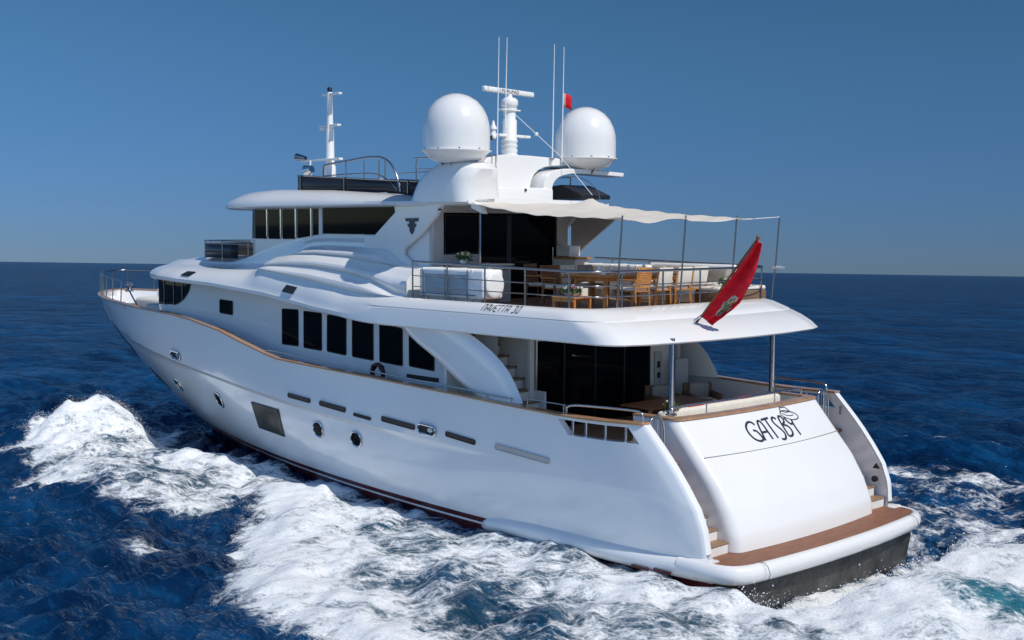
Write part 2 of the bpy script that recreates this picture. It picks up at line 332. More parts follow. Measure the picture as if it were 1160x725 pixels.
# lettering drawn as ribbons that lie on a surface
def ribbon(mb,pts2,surf,w,th=.006,it=2,closed=False):
    P=smooth_path([(a,b,0) for a,b in pts2],it,closed)
    n=len(P); L=[]
    for i in range(n):
        if closed: d=P[(i+1)%n]-P[i-1]
        else: d=P[min(i+1,n-1)]-P[max(i-1,0)]
        d=d/(np.linalg.norm(d)+1e-9); nn=np.array([-d[1],d[0]])*w/2; p=P[i][:2]
        a=surf(*(p+nn),.003); b=surf(*(p-nn),.003); c=surf(*(p-nn),.003+th); e=surf(*(p+nn),.003+th); L.append([a,b,c,e])
    if closed: L.append(L[0])
    mb.loft(L,closed=True,caps=not closed)
def frame_tr(u,v,o):  # u to the right of the reader, v up
    return on_tr(.76-u*.86,2.245+v*.66,o)
G=MB()
LET=[ # G A T S B Y + hat, tall thin deco letters (u,v)
 [[(.40,.45),(.33,.55),(.17,.55),(.02,.42),(.0,.25),(.08,.08),(.24,.0),(.38,.02),(.40,.1),(.33,.30),(.22,.31)]],
 [[(.44,.0),(.52,.45),(.60,.56),(.70,.50),(.72,.25),(.74,.0)],[(.48,.22),(.72,.22)]],
 [[(.74,.55),(1.05,.57)],[(.90,.56),(.92,.3),(.96,.0)]],
 [[(1.34,.50),(1.24,.58),(1.14,.50),(1.16,.38),(1.32,.16),(1.32,.02),(1.2,-.08),(1.08,-.04)]],
 [[(1.42,.0),(1.44,.57),(1.60,.56),(1.62,.40),(1.47,.32)],[(1.47,.32),(1.66,.26),(1.68,.06),(1.54,-.03),(1.42,.0)]],
 [[(1.68,.50),(1.75,.34),(1.84,.28),(1.92,.32)],[(1.94,.42),(1.90,.22),(1.93,-.04)]],
]
for L in LET:
    for st in L: ribbon(G,st,frame_tr,.058)
hat=[[(1.52,.62),(1.62,.50),(1.85,.40),(2.1,.38),(2.24,.45),(2.18,.56),(1.92,.66),(1.66,.70)],]
for st in hat: ribbon(G,[(a+.1,b) for a,b in st],frame_tr,.026,closed=True)
ribbon(G,[(a+.1,b) for a,b in [(1.60,.66),(1.66,.80),(1.78,.77),(1.90,.79),(2.02,.60)]],frame_tr,.026)
ribbon(G,[(a+.1,b) for a,b in [(1.62,.62),(1.8,.52),(2.06,.52)]],frame_tr,.02); ribbon(G,[(a+.1,b) for a,b in [(1.66,.70),(1.80,.62),(1.98,.63)]],frame_tr,.02)
G.build('boat_name',NAVY,Y,smooth=30)
# ---------------------------------------------------------------- patches that lie on the hull side
def hull_patch(poly,off=.006,th=.012,sd=1,n=1):
    off=off+.018
    mb=MB(); c=np.mean(poly,axis=0); P=[]
    m=len(poly)
    rings=[]
    for k in (0,.15,.3,.45,.6,.75,.9,1):
        rings.append([(c[0]+(p[0]-c[0])*k,c[1]+(p[1]-c[1])*k) for p in poly])
    f=lambda p,o:(p[0],sd*(hy(p[0],p[1])+o),p[1])
    mb.loft([[f(p,off) for p in g] for g in rings],closed=True)
    mb.loft([[f(p,off) for p in rings[-1]],[f(p,-.03) for p in rings[-1]]],closed=True)
    return mb
def rrect(cx,cz,w,hh,r,shear=0,n=5):
    P=[]
    for k,(sx,sz) in enumerate(((1,1),(-1,1),(-1,-1),(1,-1))):
        for a in np.linspace(0,math.pi/2,n):
            A=a+k*math.pi/2; x=sx*(w/2-r)+r*math.cos(A); z=sz*(hh/2-r)+r*math.sin(A); P.append((cx+x,cz+z+x*shear))
    return P
def hull_ring(poly,k,off,rad):
    off=off+.018
    mb=MB(); c=np.mean(poly,axis=0); mb.tube([(c[0]+(p[0]-c[0])*k,hy(c[0]+(p[0]-c[0])*k,c[1]+(p[1]-c[1])*k)+off,c[1]+(p[1]-c[1])*k) for p in poly],rad,6,closed=True); return mb
SH=.06
for (x,z,w,hh) in ((22.35,1.60,.42,.34),(18.82,1.54,.40,.40),(13.05,1.44,.40,.36),(11.35,1.41,.40,.33)):
    pl=rrect(x,z,w,hh,.15,SH); o=hull_patch(pl,.004).build('porthole',GLASS,Y,smooth=60); hull_ring(pl,1.06,.006,.024).build('porthole_frame',STEEL,o)
pl=rrect(15.75,1.37,1.5,.74,.03,.03); o=hull_patch(pl,.004).build('hull_window',mat('mottled_pane',(.012,.012,.011),.25,var=.6,vscale=2.2,wear=(.045,.045,.04),spec=.2),Y); hull_ring(pl,1.01,.004,.012).build('window_frame',GASK,o)
PORTB=mat('freeing_port_grille',(.055,.035,.028),.5,var=.3)
for x0_,x1_,z0_,z1_,hh,mm in ((14.22,13.18,2.22,2.17,.10,PORTB),(12.74,11.63,2.17,2.11,.11,PORTB),(11.27,10.6,2.05,2.01,.06,GASK),(10.18,8.97,2.07,2.0,.11,PORTB),(7.88,6.92,1.99,1.91,.10,PORTB),(6.28,4.66,1.91,1.81,.11,GREYW)):
    pl=rrect((x0_+x1_)/2,(z0_+z1_)/2,x0_-x1_,hh,hh*.35,(z0_-z1_)/(x0_-x1_)); o=hull_patch(pl,.004).build('freeing_port',mm,Y); hull_ring(pl,1.0,.004,.012).build('port_frame',GREYW if mm is GREYW else GASK,o)
for x,z in((20.9,2.72),(8.52,2.0)):
    pl=rrect(x,z,.62 if x>10 else .55,.20,.07,SH); o=hull_patch(pl,.01).build('fairlead',GASK,Y); hull_ring(pl,1.05,.02,.028).build('fairlead_frame',STEEL,o)
    b=MB(); b.ball((x-.1,hy(x,z)+.02,z),(.1,.03,.06)); b.build('fairlead_roller',STEEL,o)
for x,z,w,hh,sh in((27.75,2.58,1.2,.40,.65),(25.55,1.42,.85,.34,.55)):
    pl=rrect(x,z,w,hh,.05,sh); hull_patch(pl,.006).build('anchor_pocket',GASK,Y)
pl=rrect(28.8,3.5,.8,.10,.04,.62); hull_patch(pl,.02).build('bow_fairlead',STEEL,Y)
# quarter opening: posts and glass
for x in(2.75,3.25,3.75,4.1):
    for sd in(1,-1): q=MB(); q.cyl((x,sd*(hy(x,2.5)-.09),2.40),(x,sd*(hy(x,2.5)-.09),2.77),.028,10); q.build('opening_post',STEEL,Y)
q=MB()
for k in range(2): q.tube([(1.75+.0,3.435+.0,.09),(1.75,3.44,.10)],.01)
q=MB(); q.box((2.2,3.70,.10),(.42,.03,.05)); q.box((1.68,3.67,.13),(.42,.03,.05)); q.build('exhaust_slots',MAROON,Y)
# stairs from the platform up to the cockpit, both sides
for sd in(1,-1):
    st=MB(); td=MB(); nst=7
    for i in range(nst):
        z=.43+.205*(i+1); x0_=.98+.255*i
        st.box(((x0_+3.4)/2,sd*2.90,(z+.40)/2-.03),(3.4-x0_,.68,z-.40-.0)); td.box((x0_+.15,sd*2.90,z-.018),(.33,.70,.035))
    st.build('stair_body',GELM,Y,bevel=.01); td.build('stair_treads',TEAKD,Y,bevel=.006)
# hardware on the starboard wing's inner face
q=MB(); q.cyl((1.18,-3.20,1.02),(1.18,-3.13,1.02),.07,18); q.build('shore_socket',GASK,Y)
q=MB(); q.prism([(1.08,1.26),(1.24,1.26),(1.16,1.38)],1,-3.2,-3.15); q.build('vent_hood',GASK,Y)
q=MB(); q.box((2.15,-3.26,2.45),(.05,.03,.2)); q.build('wing_cleat',STEEL,Y)
# ---------------------------------------------------------------- decks
md=MB(); L=[]
for x in list(np.linspace(2.2,14,14))+[16,18,20,22,24,26,28,29.5,30.5]:
    z=zdk(x); y=max(hy(x,min(z,3.3))-.1,.05); L.append([(x,y,z),(x,-y,z)])
md.loft(L); md.build('main_deck',[TEAKD],Y,solid=.06,smooth=30)
# ---------------------------------------------------------------- main deck house
def Yw(x): return T(x,[6.6,18.5,20.5,22,23.2,23.5,24.0],[2.75,2.77,2.75,2.70,2.62,2.56,2.3])
hz=MB(); L=[]
xs_=list(np.linspace(7.25,18.5,16))+[19.5,20.5,21.3,22,22.6,23.2,23.5,23.8,24.0]
for x in xs_:
    zt=float(T(x,[6,10,14,18,24],[4.3,4.35,4.6,5.0,5.1])); L.append([(x,Yw(x),z) for z in np.linspace(zdk(x)-.05,zt,6)])
L.append([(24.35,1.6,z) for z in np.linspace(3.4,5.1,6)]); L.append([(24.45,.8,z) for z in np.linspace(3.4,5.1,6)]); L.append([(24.5,0,z) for z in np.linspace(3.4,5.1,6)])
hz.loft(L); hz.mirror().build('deckhouse_wall',HULLW,Y,smooth=35)
def panel(name,poly,y,matp,th=.012,sd=1,frame=True,r=.05,fm=None,fr=.014,parent=None):
    # poly: (x,z) corners; a slightly proud pane with rounded corners on the wall plane y (number or function of x)
    yf=y if callable(y) else (lambda x:y)
    P=[];n=len(poly)
    for i in range(n):
        a=np.array(poly[i-1],float);b=np.array(poly[i],float);c=np.array(poly[(i+1)%n],float)
        u=(a-b)/np.linalg.norm(a-b);v=(c-b)/np.linalg.norm(c-b)
        for t in(0,.25,.5,.75,1): p0=b+u*r;p2=b+v*r; P.append(((1-t)**2*p0+2*t*(1-t)*b+t*t*p2))
    mb=MB(); c=np.mean(P,axis=0); c=tuple(c)
    rings=[[ (c[0]+(p[0]-c[0])*k,c[1]+(p[1]-c[1])*k) for p in P] for k in(.02,.4,.75,1)]
    mb.loft([[(a,sd*(yf(a)+th),b) for a,b in g] for g in rings]+[[(a,sd*(yf(a)-.02),b) for a,b in rings[-1]]],closed=True)
    mb.add([(a,sd*(yf(a)+th),b) for a,b in rings[0]],[tuple(range(len(P)))])
    o=mb.build(name,matp,parent or Y,smooth=30)
    if frame:
        fb=MB(); fb.tube([(p[0],sd*(yf(p[0])+th),p[1]) for p in P],fr,6,closed=True); fb.build('window_frame',fm or GASK,o)
    return o
WN=[[(16.0,4.35),(15.2,4.36),(15.21,3.37),(16.01,3.37)],[(14.94,4.34),(14.1,4.32),(14.11,3.33),(14.95,3.35)],[(13.84,4.30),(13.0,4.28),(13.01,3.29),(13.86,3.33)],[(12.73,4.27),(11.85,4.25),(11.85,3.25),(12.74,3.28)],[(11.58,4.23),(10.67,4.12),(10.67,3.21),(11.58,3.24)],[(10.4,4.03),(9.46,3.55),(9.46,3.19),(10.4,3.23)]]
for sd in(1,-1):
    for w in WN: panel('saloon_window',w,2.755,GLASS,sd=sd)
    panel('galley_window',[(19.33,4.46),(18.6,4.44),(18.61,4.04),(19.34,4.07)],lambda x:Yw(x)+.005,GLASS,sd=sd)
    # curved forward window with three mullions
    panel('forward_window',[(23.45,4.96),(21.1,4.90),(21.25,4.62),(21.6,4.36),(22.1,4.18),(23.45,4.14)],lambda x:Yw(x)+.005,GLASS,sd=sd,r=.08)
    for x in(22.95,22.25,21.65):
        b=MB(); zb=float(T(x,[21.3,21.75,22.3],[4.55,4.28,4.13])); b.tube([(x,sd*(Yw(x)+.03),zb),(x,sd*(Yw(x)+.03),4.9)],.018,6); b.build('mullion',STEEL,Y)
b=MB(); b.box((9.9,2.765,2.98),(1.2,.02,.1)); b.build('side_vent',GASK,Y)
# side deck walkway: handrail on the port and starboard caprail
def rail_line(name,pts,posts,hgt=None,r=.02,mids=(),matm=STEEL,parent=Y,postr=.015):
    b=MB(); P=smooth_path(pts,2); b.tube(P,r,8)
    for fr in mids:  # fr in 0..1 of the height between base function and rail
        b.tube([(p[0],p[1],hgt(p)*(1-fr)+p[2]*fr) for p in P],r*.62,6)
    A=np.array(P)
    for ps in posts:
        i=int(ps*(len(P)-1)); p=P[i]; b.cyl((p[0],p[1],hgt(p)),(p[0],p[1],p[2]),postr,8)
    return b.build(name,matm,parent,smooth=60)
for sd in(1,-1):
    pts=[(15.9,sd*3.55,3.24)]+[(x,sd*(hy(x,2.8)-.12),float(zsheer(x))+.14) for x in(15.3,13,11,9,7.5,6.2,5.9)]
    rail_line('side_handrail',pts,[.05,.2,.35,.5,.65,.8,.97],hgt=lambda p:float(zsheer(p[0])),r=.016)
    pts=[(4.3,sd*(hy(4.3,2.8)-.1),2.84),(4.28,sd*(hy(4.3,2.8)-.1),3.02),(3.6,sd*3.42,3.03),(2.75,sd*3.30,3.04),(2.55,sd*3.27,3.02),(2.52,sd*3.27,2.86)]
    rail_line('quarter_handrail',pts,[.0],hgt=lambda p:2.8,r=.026)
    # gate at the head of the stairs
    g=MB(); g.tube(smooth_path([(2.45,sd*3.22,2.1),(2.45,sd*3.22,2.92),(2.45,sd*2.72,2.92),(2.45,sd*2.72,2.1)],2),.022,8)
    for yy in(2.82,2.92,3.02,3.12): g.cyl((2.45,sd*yy,2.15),(2.45,sd*yy,2.88),.010,6)
    g.build('stair_gate',STEEL,Y,smooth=60)
# rail along the transom cap
rail_line('transom_handrail',[(2.62,2.35,2.86),(2.6,2.35,3.02),(2.44,1.2,3.04),(2.40,0,3.04),(2.44,-1.2,3.04),(2.6,-2.35,3.02),(2.62,-2.35,2.86)],[.36,.64,.0],hgt=lambda p:2.83,r=.026)
rail_line('side_deck_wire',[(5.6,3.42,2.98),(4.5,3.38,2.96)],[0,.99],hgt=lambda p:2.8,r=.012)
# pillars
b=MB(); b.cyl((2.70,2.2,1.95),(2.70,2.2,4.4),.062,18); b.lathe((2.70,2.2,2.84),[(.12,0),(.12,.02),(.07,.04)],18); b.build('overhang_pillar',STEEL,Y)
b=MB(); b.cyl((3.30,-2.2,1.95),(3.30,-2.2,4.4),.075,18); b.lathe((3.30,-2.2,2.84),[(.12,0),(.12,.02),(.07,.04)],18); b.build('overhang_pillar',STEEL,Y)
# aft saloon bulkhead: big dark sliding doors, white jambs
b=MB(); b.box((6.72,2.22,3.15),(.1,.14,2.3)); b.box((6.72,-2.3,3.15),(.1,.9,2.3)); b.box((6.72,0,4.2),(.1,4.4,.3)); b.build('saloon_bulkhead',GELM,Y,bevel=.01)
g=MB(); g.box((6.70,.14,3.05),(.04,4.02,2.1)); sg=g.build('saloon_doors',GLASS,Y)
b=MB(); [b.box((6.67,yy,3.05),(.03,.05,2.1)) for yy in(2.13,1.2,.14,-.9,-1.85)]; b.build('door_frame',GASK,sg)
b=MB(); b.cyl((6.62,2.14,2.0),(6.62,2.14,4.1),.018,8); b.build('door_edge_tube',STEEL,sg)
b=MB(); b.box((6.64,-2.15,3.1),(.03,.26,.9)); pnl=b.build('switch_panel',GREYW,Y,bevel=.01); b=MB(); b.box((6.62,-2.15,3.22),(.02,.1,.16)); b.build('switch_screen',GASK,pnl); b=MB(); b.box((6.62,-2.15,2.95),(.02,.1,.14)); b.build('switch_screen',GASK,pnl)
b=MB(); b.box((6.9,-2.80,3.05),(.8,.12,2.1)); b.box((6.35,-2.72,2.7),(.06,.5,1.3)); b.build('side_screen',GREYW,Y,bevel=.02)
# inside wall beside the stair, stair to the upper deck (port)
b=MB(); b.box((7.6,2.12,3.15),(1.9,.06,2.3)); b.build('stair_wall',GELM,Y)
b=MB(); b.box((8.35,3.05,3.2),(.08,.62,2.35)); b.build('stair_end_wall',GELM,Y)
st=MB(); td=MB()
for i in range(9):
    z=2.0+.24*(i+1); x0_=5.95+.26*i; st.box(((x0_+8.4)/2,2.52,z-.14),(8.4-x0_,.66,.20)); td.box((x0_+.13,2.52,z-.02),(.28,.70,.035))
st.build('upper_stair_body',GELM,Y,bevel=.01); td.build('upper_stair_treads',TEAKD,Y,bevel=.006)
b=MB(); b.box((6.55,2.16,2.45),(.5,.05,1.0)); b.build('stair_side_panel',GELM,Y,bevel=.02)
for z,x in((4.0,7.6),(3.75,7.35),(3.45,7.1),(3.2,6.9)):
    pass
q=MB(); [q.cyl((6.75+.25*i,2.17,2.95+.24*i),(6.75+.25*i,2.185,2.95+.24*i),.025,10) for i in range(4)]; q.build('step_light',GASK,Y)
# sculpted struts that carry the overhang
for sd in(1,-1):
    fwd=smooth_path([(9.9,4.30,0),(9.44,3.98,0),(8.62,3.62,0),(7.85,3.16,0),(7.15,2.86,0)],2); aft=smooth_path([(7.55,4.30,0),(6.85,4.0,0),(6.25,3.62,0),(5.92,3.22,0),(5.72,2.87,0)],2)
    n=len(fwd); rings=[]
    for i in range(n):
        a,c=np.array(fwd[i][:2]),np.array(aft[i][:2]); w=.16; prof=[]
        for k in range(16):
            t=k/16*2*math.pi; u=.5-.5*math.cos(t); yy=3.43+w*math.sin(t)*(.75 if math.sin(t)>0 else .8); p=a*(1-u)+c*u; prof.append((p[0],sd*yy,p[1]))
        rings.append(prof)
    b=MB(); b.loft(rings,closed=True,caps=True); b.build('overhang_strut',HULLW,Y,smooth=70)
# ---------------------------------------------------------------- upper deck: overhang, brow and sculpted flanks
def z0(x): return float(T(x,[4,9,10,11.8,13.5,15.9,18.7,21.9,25.8],[4.27,4.27,4.29,4.35,4.46,4.72,4.88,4.97,5.05]))
def Yb(x): return float(T(x,[9,10.6,12.5,14,21,22.3,23.5,24.4,25.1,25.5,25.7],[3.66,3.66,3.56,3.47,3.45,3.28,2.88,2.35,1.6,.9,0]))
def plan(xc,xe,w,rc,x1=9.98):
    P=[(x1,w),(xe+rc*2.2,w),(xe+rc,w),(xe+.06,w-rc*.45),(xe-.02,w-rc*1.1)]
    for y in np.linspace(w-rc*1.6,0,9): P.append((xc+(xe-xc)*(y/w)**2,y))
    P=P+[(x,-y) for x,y in P[-2::-1]]
    S_=smooth_path([(x,y,0) for x,y in P],2); return [(p[0],p[1]) for p in S_]
rows=[(2.75,3.12,3.45,.42,4.30),(2.50,2.90,3.66,.40,4.285),(2.47,2.86,3.69,.40,4.315),(2.66,3.02,3.665,.42,4.46),(2.95,3.25,3.63,.46,4.60),(3.20,3.48,3.60,.5,4.705),(3.245,3.52,3.57,.5,4.715),(3.26,3.53,3.585,.5,4.735),(3.42,3.68,3.53,.6,4.82),(3.66,3.86,3.44,.58,4.90),(3.90,4.02,3.33,.56,4.945),(4.02,4.12,3.24,.55,4.95),(4.05,4.15,3.2,.55,4.93),(4.05,4.15,3.2,.55,4.74)]
b=MB(); b.loft([[(x,y,z) for x,y in plan(a,c,w,r_)] for a,c,w,r_,z in rows]); b.build('upper_deck_overhang',GEL,Y,smooth=32)
u=MB(); P=plan(2.75,3.12,3.45,.42); m_=len(P)//2
u.loft([[(P[i][0],P[i][1],4.30),(P[-1-i][0],P[-1-i][1],4.30)] for i in range(m_+1)]); u.build('overhang_ceiling',GELM,Y,smooth=20)
u=MB(); P=plan(4.03,4.13,3.22,.55); 
u.loft([[(P[i][0],P[i][1],4.79),(P[-1-i][0],P[-1-i][1],4.79)] for i in range(m_+1)]+[[(12,3.1,4.79),(12,-3.1,4.79)]][:0]); 
u.build('upper_deck_floor',TEAKD,Y,smooth=20)
# flank control curves (x, z)
cA=([9,11.5,11.77,13.15,14.24,14.99,15.57,16.3,17.5,19],[6.05,6.06,6.08,6.12,6.13,6.09,5.94,5.74,5.56,5.54])
cB=([9,10.56,11.92,12.84,14.31,15.35,16.09,16.75,17.5,19],[5.60,5.65,5.73,5.83,5.88,5.86,5.79,5.60,5.50,5.50])
cC=([9,10.0,10.45,11.45,12.5,13.95,15.12,16.06,16.6,17.5,19],[4.95,4.97,5.01,5.29,5.44,5.55,5.57,5.55,5.5,5.45,5.44])
cD=([9,10.2,11.32,12.23,13.67,15.19,16.26,17.5,19],[4.92,4.93,4.95,5.0,5.17,5.31,5.44,5.40,5.38])
def ztop(x): return float(T(x,[9,11,14.8,15.81,16.51,17.59,18.39,19.39,20.6],[6.40,6.40,6.39,6.28,6.19,5.95,5.71,5.55,5.56]))
def flank(x):
    za,zb,zc_,zd=[float(T(x,*c)) for c in(cA,cB,cC,cD)]; yb=Yb(x); zl=z0(x)
    f=np.clip((17.2-x)/1.0,0,1); f=f*f*(3-2*f)   # how far the swooshes have grown
    fa=np.clip((15.9-x)/1.0,0,1)
    yt=2.36;yA=2.42+.08*fa;yB=2.46+.32*f;yC=2.60+.46*f;yD=2.9+.34*f
    if x<12.5: k=min((12.5-x)/2.2,1); yC=yC*(1-k)+3.16*k; yD=yD*(1-k)+3.33*k
    if x>20: s=(Yb(x)/3.45); yt,yA,yB,yC,yD=[q*s for q in(yt,yA,yB,yC,yD)]
    P=[(yb-.25,zl+.01),(yb-.04,zl),(yb,zl+.03),(yb+.0,zl+.12),(yb-.02,zl+.15)]
    yk=yb-.02; zk=zl+.15
    for t in np.linspace(0,1,7)[1:]:   # brow surface: convex
        a=t*math.pi/2; P.append((yk-(yk-yD)*(1-math.cos(a))*.55-(yk-yD)*.45*t,zk+(zd-zk)*(math.sin(a)*.45+.55*t)))
    kb=float(np.clip((12.4-x)/2.3,0,1)); kb=kb*kb*(3-2*kb)
    PF=[(3.45,4.30),(3.66,4.285),(3.69,4.315),(3.665,4.46),(3.63,4.60),(3.60,4.705),(3.57,4.715),(3.585,4.735),(3.53,4.82),(3.44,4.90),(3.33,4.945)]
    P=[(a[0]*(1-kb)+b_[0]*kb,a[1]*(1-kb)+b_[1]*kb) for a,b_ in zip(P,PF)]; yD,zd=P[-1]
    def lobe(y1,z1,y2,z2,amp):
        out=[]
        for t in np.linspace(0,1,10)[1:]:
            a=t*math.pi/2
            # rises from the outer foot (y1,z1), rolls over to the inner top (y2,z2)
            yy=y1-(y1-y2)*(1-math.cos(a)); zz=z1+(z2-z1)*math.sin(a)
            yl=y1+(y2-y1)*t; zl_=z1+(z2-z1)*t
            k=amp; yy=yl*(1-k)+(yy+.10*math.sin(min(t*1.9,1)*math.pi))*k; zz=zl_*(1-k)+zz*k; out.append((yy,zz))
        return out
    P+=lobe(yD,zd,yC,zc_,f*np.clip((x-9.9)/.9,0,1)); P+=lobe(yC,zc_,yB,zb,f); P+=lobe(yB,zb,yA,za,f*fa if x<17 else 0)
    zt=max(ztop(x),za+.0)
    if x<11.6: kq=1-np.clip((x-10.9)/.7,0,1); za=za*(1-kq)+zb*kq; zt=zt*(1-kq)+(zb+.02)*kq; P=P[:-9]+[(y_,min(z_,zb+(z_-zb)*(1-kq))) for y_,z_ in P[-9:]]
    if x>20: zt=za+.02
    P+=[(yA-.01,za+(zt-za)*.35),(yt+.0,za+(zt-za)*.7+.01),(yt,zt)]
    if x>17.0: s=min(1,x/30); kk=yt; zz=zt
    else: kk=yt;zz=zt
    P+=[(yt-.06,zt+.005),(yt*.93-.08,min(zt,5.60)+ (0.0)),(yt*.6,5.64),(0,5.68)] if x>17.2 else [(yt-.06,zt+.005),(yt-.12,zt),(yt-.2,zt-.02),(yt-.3,zt-.05)]
    return P
def ffin(x,P):
    if x<=23: return P
    k=np.clip((25.7-x)/2.7,0,1)**.5; zb=z0(x)+.15; return [(y,(zb+(z-zb)*k) if z>zb else z) for y,z in P]
xs_=list(np.arange(9.98,17.2,.14))+list(np.arange(17.21,23,.25))+list(np.linspace(23,25.2,12))+[25.4,25.55,25.65,25.7]
fl=MB(); fl.loft([[(x,y,z) for y,z in ffin(x,flank(x))] for x in xs_]); 
P0_=flank(9.98); fl.add([(9.98,y,z) for y,z in P0_]+[(9.98,1.9,4.9)],[tuple(range(len(P0_)+1))]) 
fl.mirror().build('sculpted_flank',GEL,Y,smooth=28)
u=MB(); L=[[(x,Yb(x)-.24,z0(x)+.01),(x,-Yb(x)+.24,z0(x)+.01)] for x in np.linspace(6.7,25.3,30)]; u.loft(L); u.build('brow_ceiling',GELM,Y,smooth=20)
for (px,) in ((20.25,),(14.7,)):
    x=px; zc=.0; P=[]; s=flank(x)
    o=MB(); pts=[]
    for xx,k in((x+.26,5),(x-.24,5),(x-.38,7),(x+.10,7)):
        f_=flank(xx)
        pts.append((xx,f_[k][0]+.012,f_[k][1]+.012))
    o.add(pts,[(0,1,2,3)]); o.build('brow_vent',GASK,Y,solid=.02,smooth=0)
# ---------------------------------------------------------------- wheelhouse and sky lounge
def wplan(z,k=0):
    return [(10.0,2.34),(17.9,2.33),(18.35,2.22),(18.75,1.9),(19.0,1.3),(19.1,.6),(19.12,0)]
w=MB(); B_=wplan(0); w.loft([[(x+ (0 if z<6.2 else (z-6.2)*-.05),y,z) for x,y in B_] for z in(5.4,6.22,7.2)]); w.mirror().build('wheelhouse_wall',GEL,Y,smooth=30)
yw2=2.34
for sd in(1,-1):
    for a,b_ in((18.0,17.42),(17.3,16.72),(16.58,15.97),(15.83,15.22),(15.08,14.80)):
        za=max(ztop(a)+.02,6.27); zb_=max(ztop(b_)+.02,6.27); panel('wheelhouse_window',[(a,7.10),(b_,7.10),(b_,zb_),(a,za)],yw2+.004,GLASS,sd=sd,r=.012,frame=False)
    panel('lounge_window',[(14.6,7.12),(11.22,7.12),(11.30,6.98),(12.15,6.42),(14.6,6.43)],yw2+.004,GLASS,sd=sd,r=.04,frame=False)
    for x in(17.36,16.65,15.9,15.15): b=MB(); b.box((x,sd*(yw2+.02),6.72),(.05,.03,.8)); b.build('mullion',STEEL,Y)
    b=MB(); b.box((14.7,sd*(yw2+.02),6.76),(.14,.03,.7)); b.build('mullion',GELM,Y)
pf=[(17.95,2.325),(18.35,2.215),(18.74,1.9),(19.0,1.3),(19.1,.6),(19.12,0)]
for sd in(1,-1):
    for i in range(len(pf)-1):
        (xa,ya),(xb,yb_)=pf[i],pf[i+1]; n_=np.array([yb_-ya,-(xb-xa)]); n_=n_/np.linalg.norm(n_)*-.02
        q=MB(); A_=(xa*.94+xb*.06-n_[0]*0,ya*.94+yb_*.06); C_=(xa*.06+xb*.94,ya*.06+yb_*.94)
        ox,oy=abs(n_[0]),abs(n_[1]); q.add([(A_[0]+ox,sd*(A_[1]+oy),6.27),(C_[0]+ox,sd*(C_[1]+oy),6.27),(C_[0]+ox-.04,sd*(C_[1]+oy),7.10),(A_[0]+ox-.04,sd*(A_[1]+oy),7.10)],[(0,1,2,3)]); q.build('windscreen_pane',GLASS,Y,solid=.02,smooth=0)
# side fins with the maker's emblem, aft edge sweeps forward
for sd in(1,-1):
    fin=[(11.35,7.2),(9.3,7.2),(9.5,7.12),(9.75,6.85),(10.35,6.42),(10.95,6.08),(11.0,5.95),(10.55,5.65),(10.3,5.35),(10.3,4.85),(12.4,4.85),(12.6,6.42),(12.15,6.40),(11.3,6.98)]
    b=MB(); b.prism(fin,1,sd*2.50,sd*2.36); b.build('lounge_fin',GEL,Y,bevel=.03)
# emblem: stylised double letter mirrored
em=MB()
for s in(1,-1):
    ex=10.6; f=lambda u,v:(ex-u,v)
    em.prism([(ex-s*.015,6.44),(ex-s*.02,6.83),(ex-s*.26,6.83),(ex-s*.22,6.75),(ex-s*.09,6.75),(ex-s*.09,6.69),(ex-s*.17,6.69),(ex-s*.13,6.61),(ex-s*.09,6.61),(ex-s*.08,6.52)],1,2.505,2.525)
em.build('emblem',NAVY,Y)
# aft bulkhead of the sky lounge
AX=10.0
b=MB(); b.box((AX+.06,2.18,5.95),(.12,.36,2.4)); b.box((AX+.06,-2.16,5.95),(.12,.42,2.4)); b.box((AX+.06,1.4,5.37),(.10,1.2,1.16)); b.box((AX+.06,0,7.08),(.11,4.2,.22)); b.build('lounge_bulkhead',GREYW,Y,bevel=.01)
b=MB(); b.box((AX+.03,1.41,6.44),(.05,1.12,.98)); o=b.build('lounge_aft_window',GLASS,Y); b=MB(); b.tube([(AX,.87,5.97),(AX,1.96,5.97),(AX,1.96,6.91),(AX,.87,6.91)],.03,6,closed=True); b.build('window_frame',GASK,o)
b=MB(); b.box((AX+.03,-.58,5.86),(.05,2.76,2.14)); o=b.build('lounge_doors',GLASS,Y); b=MB(); [b.box((AX-.0,yy,5.86),(.03,wd,2.14)) for yy,wd in((-.18,.16),(-1.9,.06))]; b.build('door_frame',GASK,o); b=MB(); b.box((AX-.01,.83,5.95),(.04,.05,2.2)); b.build('door_post',STEEL,o); b=MB(); b.tube([(AX-.05,-1.75,5.6),(AX-.05,-1.75,6.1)],.015,6); b.build('door_handle',STEEL,o)
# ---------------------------------------------------------------- roof of the wheelhouse / sundeck
def Yr(x): return float(T(x,[8.6,9.5,11,17.5,18.6,19.5,20.2,20.7,21.0,21.1],[2.45,2.55,2.72,2.80,2.70,2.45,1.95,1.3,.65,0.02]))
def rring(x):
    y=Yr(x); k=y/2.75; zt=float(T(x,[8.6,10.8,11.5,14.5,17,18.5,19.5,20.3,21.1],[7.28,7.34,7.44,7.60,7.66,7.62,7.50,7.36,7.20])); ze=7.14
    return [(0,ze-.03),(y-.45*k,ze-.03),(y-.15*k,ze-.02),(y-.03*k,ze+.02),(y,ze+.05),(y-.02*k,ze+.10+(zt-7.28)*.1),(y-.10*k,ze+(zt-ze)*.48),(y-.24*k,ze+(zt-ze)*.72),(y-.42*k,ze+(zt-ze)*.90),(y-.62*k,zt),(y*.6,zt+.01),(0,zt+.02)]
xs_=list(np.linspace(8.6,17.5,36))+[18,18.6,19.1,19.5,19.9,20.2,20.5,20.7,20.87,21.0,21.06,21.1]
